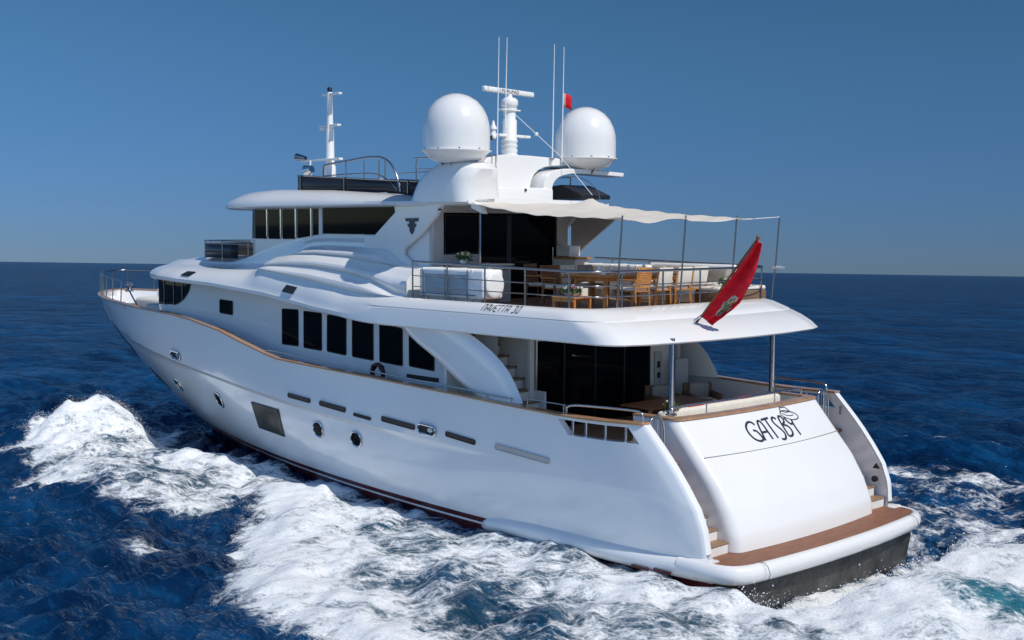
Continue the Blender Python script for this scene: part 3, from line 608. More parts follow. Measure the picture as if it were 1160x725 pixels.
rf=MB(); rf.loft([[(x,y,z) for y,z in rring(x)] for x in xs_]); q=rring(8.6); rf.add([(8.6,y,z) for y,z in q],[tuple(range(len(q)))]); rf.mirror().build('wheelhouse_roof',GEL,Y,smooth=45)
# ---------------------------------------------------------------- sundeck, domes, masts
cm=MB(); P=smooth_path([(10.95,2.02,0),(13,2.08,0),(15.6,2.08,0),(16.5,1.95,0),(17.05,1.4,0),(17.25,0,0),(17.05,-1.4,0),(16.5,-1.95,0),(15.6,-2.08,0),(13,-2.08,0),(10.95,-2.02,0)],2)
cm.loft([[(p[0],p[1],7.5 if p[0]>12 else 7.4),(p[0],p[1],float(T(p[0],[10.9,13,16.5],[7.74,7.86,8.06])))] for p in P]); cm.build('sundeck_windshield',SMOKE,Y,solid=.03,smooth=40)
b=MB(); b.tube([(p[0],p[1],float(T(p[0],[10.9,13,16.5],[7.74,7.86,8.06]))) for p in P],.02,6); 
for i in range(2,len(P)-1,5): b.cyl((P[i][0],P[i][1]*1.012,7.45),(P[i][0],P[i][1]*1.012,float(T(P[i][0],[10.9,13,16.5],[7.74,7.86,8.06]))),.018,6)
b.build('windshield_trim',DSTEEL,Y)
for sd in(1,-1):
    b=MB(); top=smooth_path([(15.1,sd*2.0,7.75),(15.08,sd*2.0,8.25),(15.0,sd*2.0,8.30),(14,sd*2.02,8.36),(12.9,sd*2.05,8.44),(12.2,sd*2.05,8.38),(11.8,sd*2.05,8.0),(11.62,sd*2.05,7.5)],3); b.tube(top,.028,8)
    md_=smooth_path([(15.05,sd*2.0,8.0),(13.5,sd*2.02,8.02),(12.6,sd*2.05,8.0),(12.1,sd*2.05,7.8),(11.75,sd*2.05,7.55)],2); b.tube(md_,.016,6)
    for x in(14.0,13.2,12.55,12.3): b.cyl((x,sd*2.03,7.5),(x,sd*2.03,8.34),.018,8)
    b.build('sundeck_rail',DSTEEL,Y,smooth=60)
    b=MB(); b.tube([(12.4,sd*1.0,8.42),(9.2,sd*1.0,8.36)],.02,6); b.tube([(12.2,sd*1.0,8.12),(9.2,sd*1.0,8.08)],.018,6); b.cyl((9.9,sd*2.35,7.3),(9.9,sd*2.35,7.95),.02,8); b.tube([(11.5,sd*2.2,7.95),(9.9,sd*2.35,7.95)],.014,6); b.cyl((12.3,sd*1.0,7.5),(12.3,sd*1.0,8.42),.02,6); b.build('stair_guard_rail',DSTEEL,Y)
# port dome plinth: a fat rounded fairing
pod=MB(); rings=[]
for z,x0_,x1_,y0_,y1_,r_ in((7.2,8.6,10.75,1.25,2.62,.35),(7.45,8.6,10.65,1.25,2.62,.4),(7.75,8.6,10.5,1.25,2.60,.45),(7.98,8.5,10.2,1.3,2.56,.5),(8.10,8.6,9.95,1.35,2.5,.5),(8.15,8.75,9.75,1.5,2.4,.4),(8.17,8.9,9.6,1.7,2.1,.2)):
    g=[]
    for k,(sx,sy) in enumerate(((1,1),(-1,1),(-1,-1),(1,-1))):
        for a in np.linspace(0,math.pi/2,6):
            A=a+k*math.pi/2; g.append(((x0_+x1_)/2+sx*((x1_-x0_)/2-r_)+r_*math.cos(A),(y0_+y1_)/2+sy*((y1_-y0_)/2-r_)+r_*math.sin(A),z))
    rings.append(g)
pod.loft(rings,closed=True,caps=True); pod.build('dome_plinth',GEL,Y,smooth=60)
# cross beam and the swept starboard arm (looking forward, y to port)
bm1=smooth_path([(1.4,7.3,0),(1.35,8.1,0),(1.1,8.36,0),(.2,8.43,0),(-1.5,8.39,0),(-2.95,8.30,0),(-2.9,8.2,0),(-1.6,8.21,0),(-.9,8.18,0),(-.5,8.02,0),(-.33,7.75,0),(-.28,7.3,0)],1)
b=MB(); b.prism([(p[0],p[1]) for p in bm1],0,9.35,10.35); b.build('radar_arch_beam',GEL,Y,bevel=.04,smooth=50)
arm_o=smooth_path([(-.42,7.3,0),(-.44,7.75,0),(-.62,8.0,0),(-.95,8.09,0),(-1.6,8.14,0),(-3.50,8.08,0)],2); arm_i=smooth_path([(-.72,7.3,0),(-.74,7.62,0),(-.86,7.82,0),(-1.15,7.95,0),(-1.7,8.02,0),(-3.46,7.97,0)],2)
poly=[(p[0],p[1]) for p in arm_o]+[(p[0],p[1]) for p in arm_i[::-1]]
b=MB(); rings=[[(9.0,*p) for p in poly],[(9.6,*p) for p in poly]]; b.loft(rings,closed=True); n=len(arm_o)
for X in(9.0,9.6): b.loft([[(X,*arm_o[i][:2]),(X,*arm_i[i][:2])] for i in range(n)])
b.build('radar_arch_arm',GEL,Y,bevel=.02,smooth=50)
b=MB(); b.rbox((9.5,.3,7.42),(1.3,1.9,.36),.06); b.build('arch_base',GEL,Y,smooth=50)
b=MB(); b.box((8.84,.35,7.53),(.03,.06,.06)); b.build('arch_socket',GASK,Y)
for sd,nm in((1,'p'),(-1,'s')):
    c=(9.26,sd*2.24,8.14)
    pr_=[(.30,-.02),(.42,.0),(.62,.08),(.76,.22),(.80,.26),(.845,.26),(.845,.285),(.80,.295),(.80,.40),(.80,.72),(.79,.88),(.74,1.08),(.64,1.28),(.50,1.44),(.33,1.55),(.15,1.61),(.01,1.625)]
    b=MB(); b.lathe(c,pr_,48); o=b.build('satellite_dome',GEL,Y,smooth=50)
    b=MB()
    for k in range(10): a=k*.628; b.box((c[0]+.82*math.cos(a),c[1]+.82*math.sin(a),c[2]+.30),(.03,.03,.03))
    b.build('dome_bolts',DSTEEL,o); b=MB(); b.lathe((c[0],c[1],c[2]-.12),[(.22,0),(.22,.14)],20); [b.cyl((c[0]+.25*math.cos(k),c[1]+.25*math.sin(k),c[2]-.12),(c[0]+.42*math.cos(k),c[1]+.42*math.sin(k),c[2]+.06),.02,6) for k in range(6)]; b.build('dome_foot',DSTEEL,o)
# radar tower
b=MB(); b.lathe((9.8,0,8.4),[(.22,0),(.22,.06),(.19,.07),(.21,.13),(.21,.18),(.18,.19),(.21,.25),(.21,.30),(.18,.31),(.21,.37),(.21,.42),(.19,.44),(.19,.9),(.16,.94),(.16,1.12),(.2,1.14),(.2,1.2),(.15,1.22)],24); b.build('radar_tower',WHITEP,Y,smooth=50)
b=MB(); b.box((9.8,0,8.92),(.18,1.35,.07)); b.box((9.8,0,9.56),(.2,.62,.04)); b.build('tower_platform',WHITEP,Y,bevel=.015)
b=MB(); b.lathe((9.8,.0,9.62),[(.18,0),(.22,.06),(.22,.18),(.16,.24),(.08,.26),(.06,.34)],20); b.build('radar_motor',WHITEP,Y,smooth=60)
d=np.array([-.12,1,0]); d/=np.linalg.norm(d); an=math.atan2(d[1],d[0])
rad=MB(); rad.rbox((0,0,0),(1.95,.12,.13),.03); ra=rad.build('radar_scanner',WHITEP,Y,smooth=60); ra.location=(9.8,.03,10.02); ra.rotation_euler=(0,R(0),an)
tx=bpy.data.curves.new('t','FONT'); tx.body='FURUNO'; tx.size=.11; tx.extrude=.002; tx.align_x='CENTER'; tx.align_y='CENTER'
to=bpy.data.objects.new('t',tx); COL.objects.link(to); dg=bpy.context.evaluated_depsgraph_get(); me=bpy.data.meshes.new_from_object(to.evaluated_get(dg)); bpy.data.objects.remove(to); me.materials.clear(); me.materials.append(NAVY)
lo=bpy.data.objects.new('scanner_lettering',me); COL.objects.link(lo); lo.parent=ra; lo.matrix_local=Matrix(((-1,0,0,0),(0,0,1,.064),(0,1,0,0),(0,0,0,1))); lo.matrix_local=Matrix.Translation((0,.064,0))@Matrix.Rotation(R(180),4,'Z')@Matrix.Rotation(R(90),4,'X')@Matrix.Diagonal((1.5,1,1,1))
b=MB(); b.cyl((9.8,.55,8.95),(9.8,.55,9.05),.06,10); b.lathe((9.8,.55,9.05),[(.09,0),(.09,.05),(.05,.1),(.02,.22)],12); b.ball((9.75,.58,8.86),(.07,.07,.06)); b.build('horn_antenna',WHITEP,Y,smooth=50)
b=MB(); b.ball((9.8,.72,9.0),(.05,.05,.07)); b.box((9.8,.62,8.84),(.12,.1,.1)); b.build('deck_floodlight',BLACKP,Y)
for x,y,za,zb_ in((9.3,.88,8.2,11.24),(9.5,.42,9.1,11.3),(9.3,-1.05,8.3,11.27),(9.3,-1.40,8.3,11.24)):
    b=MB(); b.tube([(x,y,za),(x,y,za+.3),(x,y-.05,zb_)],[.025,.017,.008],6); b.build('whip_antenna',WHITEP,Y)
# stays
b=MB(); b.tube([(9.8,-.15,9.5),(9.1,-1.1,8.45),(7.9,-1.05,7.42)],.008,5); b.ball((9.45,-.62,8.98),.05); b.build('mast_stay',WHITEP,Y)
# forward signal mast
b=MB(); b.lathe((17.6,0,7.6),[(.17,0),(.17,.8),(.13,.9),(.12,1.9),(.10,2.0),(.085,2.9),(.085,3.02)],20); b.build('signal_mast',WHITEP,Y,smooth=50)
b=MB(); b.box((17.5,0,10.55),(.9,.12,.06)); b.box((17.6,.0,9.63),(.95,.14,.06)); b.box((17.9,.1,8.62),(2.0,.14,.06)); b.box((17.9,0,9.55),(.2,.2,.1)); b.build('mast_yard',WHITEP,Y,bevel=.01)
b=MB(); b.lathe((17.6,0,10.6),[(.07,0),(.07,.14),(.05,.17)],14); b.build('masthead_light',BLACKP,Y)
b=MB(); b.tube([(19.0,.25,8.75),(18.6,.2,8.7)],[.11,.06],14); b.build('air_horn',DSTEEL,Y)
b=MB(); b.tube([(18.45,.25,8.3),(18.25,.22,8.36)],[.2,.12],18); b.build('searchlight',STEEL,Y); b=MB(); b.cyl((18.35,.2,8.36),(18.35,.2,8.62),.03,8); b.build('searchlight_bracket',WHITEP,Y)
# stairs rail seen under the starboard arm
b=MB(); b.tube(smooth_path([(9.4,-1.5,7.95),(8.8,-1.7,7.9),(8.5,-1.9,7.6),(8.45,-1.95,7.3)],2),.012,6); b.build('ladder_rail',DSTEEL,Y)
b=MB(); b.prism([(9.9,7.35),(9.9,7.68),(9.3,7.72),(8.6,7.45),(8.6,7.35)],1,-1.4,-2.5); b.build('ladder_hatch',SMOKE,Y,bevel=.02)
b=MB(); 
for k in range(7): b.tube([(9.6+.03*k,-1.0-.12*k,8.17),(9.5,-1.03-.12*k,8.1)],.012,5)
b.build('cable_loom',GASK,Y)
# awning box / bright latch at the roof corner
b=MB(); b.prism([(8.62,7.22),(8.62,7.06),(8.2,6.92),(8.3,7.1)],1,2.20,2.34); b.build('awning_bracket',WHITEP,Y)
b=MB(); b.box((9.55,2.51,7.03),(.12,.02,.04)); b.build('fin_light',GASK,Y)
# ---------------------------------------------------------------- forward upper deck rail with dark weather cloth
P=smooth_path([(18.7,2.1,0),(20.6,2.1,0),(21.9,1.9,0),(22.6,1.2,0),(22.8,0,0),(22.6,-1.2,0),(21.9,-1.9,0),(20.6,-2.1,0),(18.7,-2.1,0)],2)
b=MB(); b.loft([[(p[0],p[1],5.66),(p[0],p[1],6.08)] for p in P[3:-3]]); b.build('weather_cloth',SMOKE,Y,solid=.015,smooth=60)
b=MB(); b.tube([(p[0],p[1],6.17) for p in P],.022,8); b.tube([(p[0],p[1],6.09) for p in P],.012,6)
for i in range(1,len(P),4): b.cyl((P[i][0],P[i][1],5.5),(P[i][0],P[i][1],6.17),.018,8)
b.build('bridge_rail',DSTEEL,Y,smooth=60)
# ---------------------------------------------------------------- bow: deck, rail, seat, anchor gear
P=[]
for g in list(np.linspace(.74,.97,14))+[.985,.995,1]:
    x,y,z=hrow(g,1)[0]; P.append((x,max(y-.07,0),z+.04))
Pp=P; full=Pp[:-1]+[(Pp[-1][0]-.05,0,Pp[-1][2])]+[(a,-b_,c) for a,b_,c in Pp[-2::-1]]
b=MB(); hts=[min(.72,max(.02,(i/3.2))) if i<3 else .72 for i in range(len(Pp))]
hfull=hts+hts[-2::-1]
top=[(p[0],p[1]*.985,p[2]+hh) for p,hh in zip(full,hfull)]
b.tube(smooth_path(top,1),.026,8)
for i in range(3,len(full)-3,2): b.cyl(full[i],top[i],.02,8)
b.build('bow_rail',DSTEEL,Y,smooth=60)
b=MB(); b.loft([[(x,hy(x,3.4)-.12,3.5+(x-24)*.03),(x,-hy(x,3.4)+.12,3.5+(x-24)*.03)] for x in np.linspace(24,30.8,12)]); b.build('foredeck',TEAKD,Y,solid=.03)
b=MB(); b.loft([[(x,sd_*(hy(x,3.9)-.18),3.6),(x,sd_*(hy(x,3.9)-.18),4.25),(x,sd_*(hy(x,3.9)-.5),4.25),(x,sd_*(hy(x,3.9)-.55),3.6)] for x in np.linspace(24.2,30.2,12) for sd_ in(-1,)]); b.build('foredeck_locker',CREAM,Y,smooth=30)
b=MB(); b.rbox((27.4,-.4,3.85),(2.4,2.6,.45),.12); b.build('sunpad',CREAM,Y,smooth=60)
b=MB(); b.rbox((25.3,.6,3.75),(1.1,2.6,.5),.12); b.build('foredeck_seat',GREYW,Y,smooth=60)
b=MB(); b.tube(smooth_path([(28.6,-1.9,4.2),(28.5,-1.9,5.0),(28.5,-1.5,5.15),(28.6,-1.1,5.0),(28.6,-1.1,4.2)],2),.045,8); b.build('davit_hoop',STEEL,Y,smooth=60)
b=MB(); b.lathe((30.2,.3,4.18),[(.16,0),(.16,.06),(.08,.1),(.08,.24),(.15,.28),(.15,.34)],16); b.build('capstan',STEEL,Y)
b=MB(); b.box((24.9,3.0,3.98),(.3,.06,.05)); b.cyl((24.8,3.0,3.9),(24.8,3.0,3.98),.03,8); b.cyl((25,3.0,3.9),(25,3.0,3.98),.03,8); b.build('mooring_cleat',STEEL,Y)
# ---------------------------------------------------------------- upper aft deck rails
P=[(9.75,3.18)]+[(x,y) for x,y in plan(3.97,4.07,3.2,.5) if x<9.5]+[(9.75,-3.18)]
# thin it out
def rz(x,y): return float(T(x,[3.9,5.5,9.6],[5.70,5.72,5.80]))
b=MB(); top=[(x,y,rz(x,y)) for x,y in P]; b.tube(top,.028,8)
for k in(.33,.62): b.tube([(x,y,4.93+(rz(x,y)-4.93)*k) for x,y in P],.013,6)
A=np.array(P); seg=np.r_[0,np.cumsum(np.linalg.norm(np.diff(A,axis=0),axis=1))]
for s_ in np.arange(.0,seg[-1],1.28):
    x=np.interp(s_,seg,A[:,0]);y=np.interp(s_,seg,A[:,1]); b.cyl((x,y,4.9),(x,y,rz(x,y)),.02,8)
b.build('upper_deck_rail',DSTEEL,Y,smooth=60)
# NAVETTA 30 along the overhang side
def surf_side(u,v,o):
    x=6.93-u; z=4.80+v; yy=3.62-(z-4.735)*.80
    yy=float(np.interp(z,[4.735,4.82,4.90,4.945],[3.585,3.53,3.44,3.33])); return (x,yy+o,z+o*.6)
nb=MB(); nt_=[('N',[[(0,0),(0.02,.8),(.08,1),(.4,1),(.5,.8),(.5,0)]]),('A',[[(0,0),(.02,.8),(.1,1),(.4,1),(.5,.8),(.5,0)],[(0,.4),(.5,.4)]]),('V',[[(0,1),(.02,.2),(.12,0),(.5,.5),(.5,1)]]),('E',[[(.5,1),(.1,1),(0,.8),(0,.2),(.1,0),(.5,0)],[(0,.5),(.4,.5)]]),('T',[[(0,1),(.5,1)],[(.25,1),(.25,0)]]),('T',[[(0,1),(.5,1)],[(.25,1),(.25,0)]]),('A',[[(0,0),(.02,.8),(.1,1),(.4,1),(.5,.8),(.5,0)],[(0,.4),(.5,.4)]]),(' ',[]),('3',[[(0,1),(.5,1),(.3,.6),(.5,.45),(.5,.15),(.35,0),(0,0)]]),('0',[[(.1,0),(0,.2),(0,.8),(.1,1),(.4,1),(.5,.8),(.5,.2),(.4,0),(.1,0)]])]
u=0
for ch,sts in nt_:
    for st in sts: ribbon(nb,[(u+a*.165,.0+c*.125) for a,c in st],surf_side,.016,it=1,th=.004)
    u+=.125 if ch!=' ' else .075
nb.build('model_name',NAVY,Y,smooth=30)
# flag staff
FB=np.array([3.04,.97,4.63]); FT=np.array([1.55,.95,6.42])
b=MB(); b.tube([tuple(FB+np.array([.18,0,-.05])),tuple(FB),tuple(FT)],.022,8); b.ball(tuple(FT),.045); b.build('flag_staff',TEAKK,Y)
b=MB(); b.tube([tuple(FB+np.array([.15,0,-.03])),tuple(FB+(FT-FB)*.08)],.035,8); b.build('staff_socket',STEEL,Y)
b=MB(); b.lathe((4.0,-3.35,5.62),[(.02,0),(.18,.03),(.2,.07),(.05,.1)],16); b.build('rail_disc',GBLUE,Y)
b=MB(); b.box((2.2,2.9,2.3),(.02,.02,.3)); 
# ---------------------------------------------------------------- furniture on the upper aft deck (floor at z = 4.80)
FZ=4.80
def chair(name,label,mode,loc,rz,group):
    t=root(name,label,'chair',loc,rz,group)
    fab={'slat':TEAKF,'cream':CREAM,'dark':TEAKK,'taupe':TAUPE}[mode]
    for sx in(-1,1):
        for sy in(-1,1):
            b=MB(); 
            if sx<0: b.tube([(-.25,sy*.26,0),(-.22,sy*.26,.45),(-.30,sy*.26,.90)],[.022,.024,.02],4)
            else: b.box((.23,sy*.26,.33),(.04,.045,.66))
            b.build('leg',TEAKF if mode!='dark' else TEAKK,t)
    b=MB(); [b.rbox((0,sy*.27,.665),(.54,.06,.03),.012) for sy in(-1,1)]; b.build('armrest',TEAKF,t)
    b=MB(); [b.box((.0,-.0+.0,.42),(.5,.5,.02))]; b.build('seat',TEAKF,t)
    b=MB(); b.rbox((.02,0,.46),(.46,.46,.07),.03); b.build('seat_cushion',CREAM if mode!='taupe' else TAUPE,t,smooth=60)
    b=MB(); rot=('Y',-.17)
    if mode in('slat','dark'):
        for k in range(9): b.rbox((-.235-.009*k,0,.50+.047*k),(.022,.48,.04),.006,n=1)
        b.box((-.29,0,.92),(.03,.56,.05))
    else: b.rbox((-.275,0,.72),(.05,.50,.42),.02,rot=rot)
    b.build('backrest',fab,t,smooth=40)
    return t
ch=[('slat','orange teak slat-back armchair at the near aft corner of the dining table',(4.88,.85,FZ),.10),
 ('cream','cream canvas-backed teak armchair beside the orange slat-back one',(4.88,.12,FZ),.03),
 ('cream','cream canvas-backed teak armchair, middle one along the aft edge of the table',(4.88,-.58,FZ),0),
 ('cream','cream canvas-backed teak armchair farthest to starboard at the table',(4.92,-1.22,FZ),-.05),
 ('dark','dark teak slat-back armchair at the forward port corner of the dining table',(6.75,1.35,FZ),3.0),
 ('dark','reddish teak slat-back armchair close to the lounge doors',(7.9,.75,FZ),-2.9),
 ('taupe','taupe fabric-backed armchair on the forward side of the table',(6.95,-.1,FZ),math.pi),
 ('cream','cream-backed armchair on the forward side of the table next to the dark slat-back one',(6.85,.62,FZ),math.pi)]
for k,(mo,lb,lc,rz_) in enumerate(ch): chair('deck_armchair',lb,mo,lc,rz_,'armchairs around the dining table')
t=root('dining_table','large teak dining table laid with glasses on the upper aft deck','table',(5.9,.05,FZ))
b=MB(); b.rbox((0,0,.73),(1.25,2.7,.045),.02); b.build('tabletop',TEAKF,t)
for sx in(-1,1):
    for sy in(-1,1): b=MB(); b.box((sx*.45,sy*1.1,.35),(.08,.08,.70)); b.build('leg',TEAKF,t,bevel=.005)
b=MB(); b.box((0,0,.66),(1.0,2.3,.09)); b.build('apron',TEAKF,t)
k=0
for (x,y,lb) in((5.6,1.2,'clear wine glass nearest the port end of the dining table'),(5.65,.7,'clear wine glass behind the orange chair on the dining table'),(5.7,.1,'clear wine glass in the middle of the dining table'),(5.75,-.5,'clear wine glass nearest the starboard end of the dining table')):
    b=MB(); b.lathe((0,0,0),[(.035,0),(.033,.005),(.005,.01),(.005,.08),(.03,.11),(.038,.15),(.032,.2)],14); o=b.build('wine_glass',WCOV,smooth=60); o.matrix_world=Matrix.Translation((x,y,FZ+.755)); tag(o,lb,'glass','glasses on the dining table')
for (x,y,lb) in((5.65,1.0,'white folded napkin at the port end of the table'),(5.65,.35,'white folded napkin at the middle of the table'),(5.65,-.75,'white folded napkin toward the starboard end of the table')):
    b=MB(); b.tube([(0,0,0),(0,0,.07),(0,0,.17)],[.07,.045,.01],7); o=b.build('napkin',WCOV,smooth=0); o.matrix_world=Matrix.Translation((x,y,FZ+.755)); tag(o,lb,'napkin','napkins on the dining table')
t=root('side_table','low square teak side table by the port rail with a bowl of flowers on it','side table',(5.15,2.55,FZ),.1)
b=MB(); b.rbox((0,0,.33),(.62,.62,.04),.012); [b.box((0,s*.3,.28),(.56,.03,.07)) for s in(-1,1)]; b.build('tabletop',TEAKF,t)
for sx in(-1,1):
    for sy in(-1,1): b=MB(); b.box((sx*.27,sy*.27,.155),(.05,.05,.31)); b.build('leg',TEAKF,t)
def flowers(name,label,loc,pot,cols,rad,hh,seed,potm):
    rg=np.random.RandomState(seed); t=root(name,label,'plant',loc)
    b=MB(); b.lathe((0,0,0),pot,18); b.build('pot',potm,t,smooth=50)
    b=MB(); zt=pot[-1][1]
    for _ in range(150):
        a=rg.rand()*6.28; r_=rad*math.sqrt(rg.rand()); z=zt+hh*rg.rand()*(1-r_/rad*.4); p=np.array([r_*math.cos(a),r_*math.sin(a),z]); d=rg.randn(3)*.03; e=rg.randn(3)*.014; b.add([p,p+d+e,p+2*d,p+d-e],[(0,1,2,3)])
    b.build('foliage',LEAF,t,smooth=0)
    for ci,cm_ in enumerate(cols):
        b=MB()
        for _ in range(14):
            a=rg.rand()*6.28; r_=rad*rg.rand(); b.ball((r_*math.cos(a),r_*math.sin(a),zt+hh*(.6+.4*rg.rand())),.022+.012*rg.rand(),6)
        b.build('blossom',cm_,t)
flowers('flower_bowl','pink and white flowers in a shallow bowl on the small teak side table',(5.15,2.55,FZ+.352),[(.12,0),(.16,.03),(.18,.07)],[PETP,CREAM],.22,.15,3,GREYW)
t=root('bar_cabinet','pale grey bar cabinet with overhanging top under the lounge window','cabinet',(9.25,1.45,FZ))
b=MB(); b.box((0,0,.44),(.9,1.15,.88)); b.build('cabinet_body',GREYW,t,bevel=.01); b=MB(); b.rbox((-.02,0,.91),(1.0,1.28,.045),.02); b.build('cabinet_top',GELM,t); b=MB(); [b.box((-.455,y,.44),(.012,.01,.8)) for y in(-.2,.2)]; [b.box((-.46,y,.8),(.02,.12,.02)) for y in(-.38,.0,.38)]; b.build('door_gap',GASK,t)
flowers('flower_vase','yellow and cream flowers in a small vase on top of the bar cabinet',(9.45,1.85,FZ+.935),[(.07,0),(.09,.06),(.06,.1)],[PETY,CREAM],.16,.16,5,WCOV)
# white covered lockers outboard by the rails
for sd,lb in((1,'white vinyl-covered deck locker with grey-blue shade painted on its side panels by the port rail'),(-1,'white vinyl-covered deck locker by the starboard rail, half hidden behind the chairs')):
    t=root('deck_locker',lb,'locker',(8.45,sd*2.82,FZ))
    b=MB(); b.rbox((0,0,.53),(2.25,.62,.66),.06,n=3,nz=3); [b.rbox((x,0,.53),(.05,.635,.675),.02) for x in(-.75,.12,.98)]; b.build('locker_cover',WCOV,t,smooth=60)
    b=MB(); [b.rbox((x,sd*.30,.50),(.72,.03,.40),.01) for x in(.55,-.25)]; b.build('painted_shade_panel',GBLUE,t)  # shade on the white cover's outboard side, painted in as grey-blue
    b=MB(); b.lathe((0,0,0),[(.30,-.05),(.40,-.045),(.44,-.02),(.44,.02),(.40,.045),(.30,.05)],24); o=b.build('end_bolster',WCOV,t,smooth=50); o.location=(-1.17,.0,.52); o.rotation_euler=(0,R(90),0); o.scale=(.68,.62,.8)
    b=MB(); [b.tube([(x,sd*.335,.85),(x,sd*.335,.1)],.014,6) for x in(.95,.15,-.62)]; b.tube([(1.05,sd*.34,.28),(-.9,sd*.34,.28)],.014,6); b.tube([(.95,sd*.335,.72),(-.62,sd*.335,.72)],.01,6); b.box((0,0,.12),(2.0,.5,.24)); b.build('locker_cradle',DSTEEL,t)
# sofa and cushions to starboard, planter
t=root('corner_sofa','taupe and white upholstered sofa along the starboard rail','sofa',(6.2,-2.55,FZ))
b=MB(); b.rbox((0,0,.2),(2.7,.9,.4),.05); b.build('sofa_base',GELM,t,smooth=60); b=MB(); b.rbox((0,-.36,.62),(2.7,.2,.62),.07); b.build('backrest',WCOV,t,smooth=60)
for x in(-.95,-.3,.35,1.0): b=MB(); b.rbox((x,-.18,.66),(.56,.16,.40),.06,rot=('X',.2)); b.build('cushion',TAUPE,t,smooth=60)
b=MB(); b.rbox((0,.05,.45),(2.6,.7,.12),.05); b.build('seat_cushion',CREAM,t,smooth=60)
t=root('low_sofa','low beige wicker bench along the aft rail of the upper deck','bench',(4.5,-2.2,FZ))
b=MB(); b.rbox((0,0,.19),(.7,1.9,.36),.04); b.build('bench_base',WOODV,t); b=MB(); b.rbox((0,0,.41),(.7,1.85,.1),.04); b.build('seat_cushion',CREAM,t,smooth=60)
flowers('table_plant','small potted plant with white petals on the beige bench near the ensign',(4.5,-2.0,FZ+.46),[(.07,0),(.1,.05)],[CREAM],.16,.12,9,WOODV)
t=root('wet_bar','white wet bar with shelf and bottles beside the lounge doors','bar',(9.55,-2.02,FZ))
b=MB(); b.box((0,0,.5),(.8,.5,1.0)); b.build('bar_body',GELM,t,bevel=.01); b=MB(); b.box((-.02,0,1.02),(.9,.56,.05)); b.build('bar_top',TEAKF,t); b=MB(); b.box((.1,0,1.2),(.5,.4,.28)); b.build('ice_box',WCOV,t,bevel=.02)
# ---------------------------------------------------------------- sun awning on poles
AT=root('sun_awning','off-white canvas awning stretched from the roof to steel poles over the aft deck','awning')
nu,nv=36,30; L=[]
Fp=np.array([8.75,2.45,7.20]);Fs=np.array([8.75,-2.3,7.22]);Ap=np.array([3.93,2.40,6.82]);As=np.array([3.75,-2.05,6.83])
for i in range(nu+1):
    u=i/nu; row=[]
    for j in range(nv+1):
        v=j/nv; p=(Fp*(1-u)+Ap*u)*(1-v)+(Fs*(1-u)+As*u)*v
        e=math.sin(math.pi*u); g=math.sin(math.pi*v)
        p=p+np.array([0,-.10*e*(1-2*v)*abs(1-2*v),0]); 
        p[2]-= .13*e*(1-v)**3+.05*e*g+.06*e*v**3
        # aft edge scallops between poles
        pv=[0,.46,.87,1]; k=np.searchsorted(pv,v,side='right')-1; k=min(k,2); w_=(v-pv[k])/(pv[k+1]-pv[k]); s=math.sin(math.pi*w_)
        p[0]+=.30*s*u**6*(pv[k+1]-pv[k])*2; p[2]-=.09*s*u**5*(pv[k+1]-pv[k])*2
        d=math.hypot(p[0]-7.3,(p[1]+.35)); p[2]+=.30*math.exp(-d/.45)+.006*math.sin(math.atan2(p[1]+.35,p[0]-7.3)*9)*min(d,1)
        p[2]+=.012*math.sin(p[1]*6+u*3+math.sin(p[0]*2))*(.3+u)+.012*math.sin(p[0]*9+p[1]*4)
        row.append(tuple(p))
    L.append(row)
b=MB(); b.loft(L); b.build('canvas',AWN,AT,smooth=60,solid=.006)
for y,tp in((2.40,6.86),(.32,6.88),(-1.53,6.90),(-3.22,6.88)):
    b=MB(); b.tube([(4.03,y*.99,4.95),(3.95,y,5.9),(3.88,y,tp)],.019,8); b.build('pole',DSTEEL,AT,smooth=60)
b=MB(); b.tube([tuple(As),(3.88,-3.22,6.88)],.009,5); b.build('guy_line',WCOV,AT)
# ---------------------------------------------------------------- ensign on its staff
def flagmesh():
    L=[];mi=[]
    d=FT-FB; ln=np.linalg.norm(d)
    nu,nv=44,16
    for i in range(nu+1):
        t=.97-.90*i/nu   # along the staff from the top
        base=FB+d*t; row=[]
        wid=.12+.50*math.sin(min(1,(i/nu)*1.6+.05)*math.pi/2)*(1-.55*max(0,(i/nu)-.62)/.38)
        for j in range(nv+1):
            s=j/nv; fold=.13*math.sin(s*9+i*.10)+.04*math.sin(s*17+i*.3)+.02*math.sin(i*.9+s*5)
            off=np.array([-.42,-.42,-.50])*s*wid*1.0+np.array([-.7,.7,.0])*fold*(.4+.6*s)*min(1,wid*2.2)
            row.append(tuple(base+off+np.array([-.03,.0,0])))
        L.append(row)
    return L
L=flagmesh(); b=MB(); b.loft(L)
# crest in the fly, printed on the cloth
cr=[]; nV=17
for fi,f in enumerate(b.f):
    i=fi//16; j=fi%16; m_=0
    u_=(i-32)/7.0; v_=(j-10.5)/3.6; r_=u_*u_+v_*v_
    if r_<1: m_=1 if r_>.55 else (3 if (i+j)%5==0 else (2 if (i//2+j)%3 else 1))
    b.m[fi]=m_
fo=b.build('ensign',[REDC,CRW,CRB,CRY],smooth=70,solid=.004); tag(fo,'red ensign with a crest in the fly, furled around its slanting staff at the stern','flag')
b=MB(); pts=[(.0,0,0),(.16,-.02,.02),(.3,.02,-.02)]
L=[[ (9.3-.0+0.06*math.sin(u*5),-1.42-.30*u*.9,10.02-.36*v+.05*math.sin(u*4)) for v in(0,.33,.66,1)] for u in np.linspace(0,1,7)]
b.loft(L); 
for fi in range(len(b.f)): b.m[fi]=0 if fi//3<3 else 1
cf=b.build('courtesy_flag',[CRW,REDC],smooth=60,solid=.004); tag(cf,'small white and red flag flying beside the starboard whip antenna','flag')
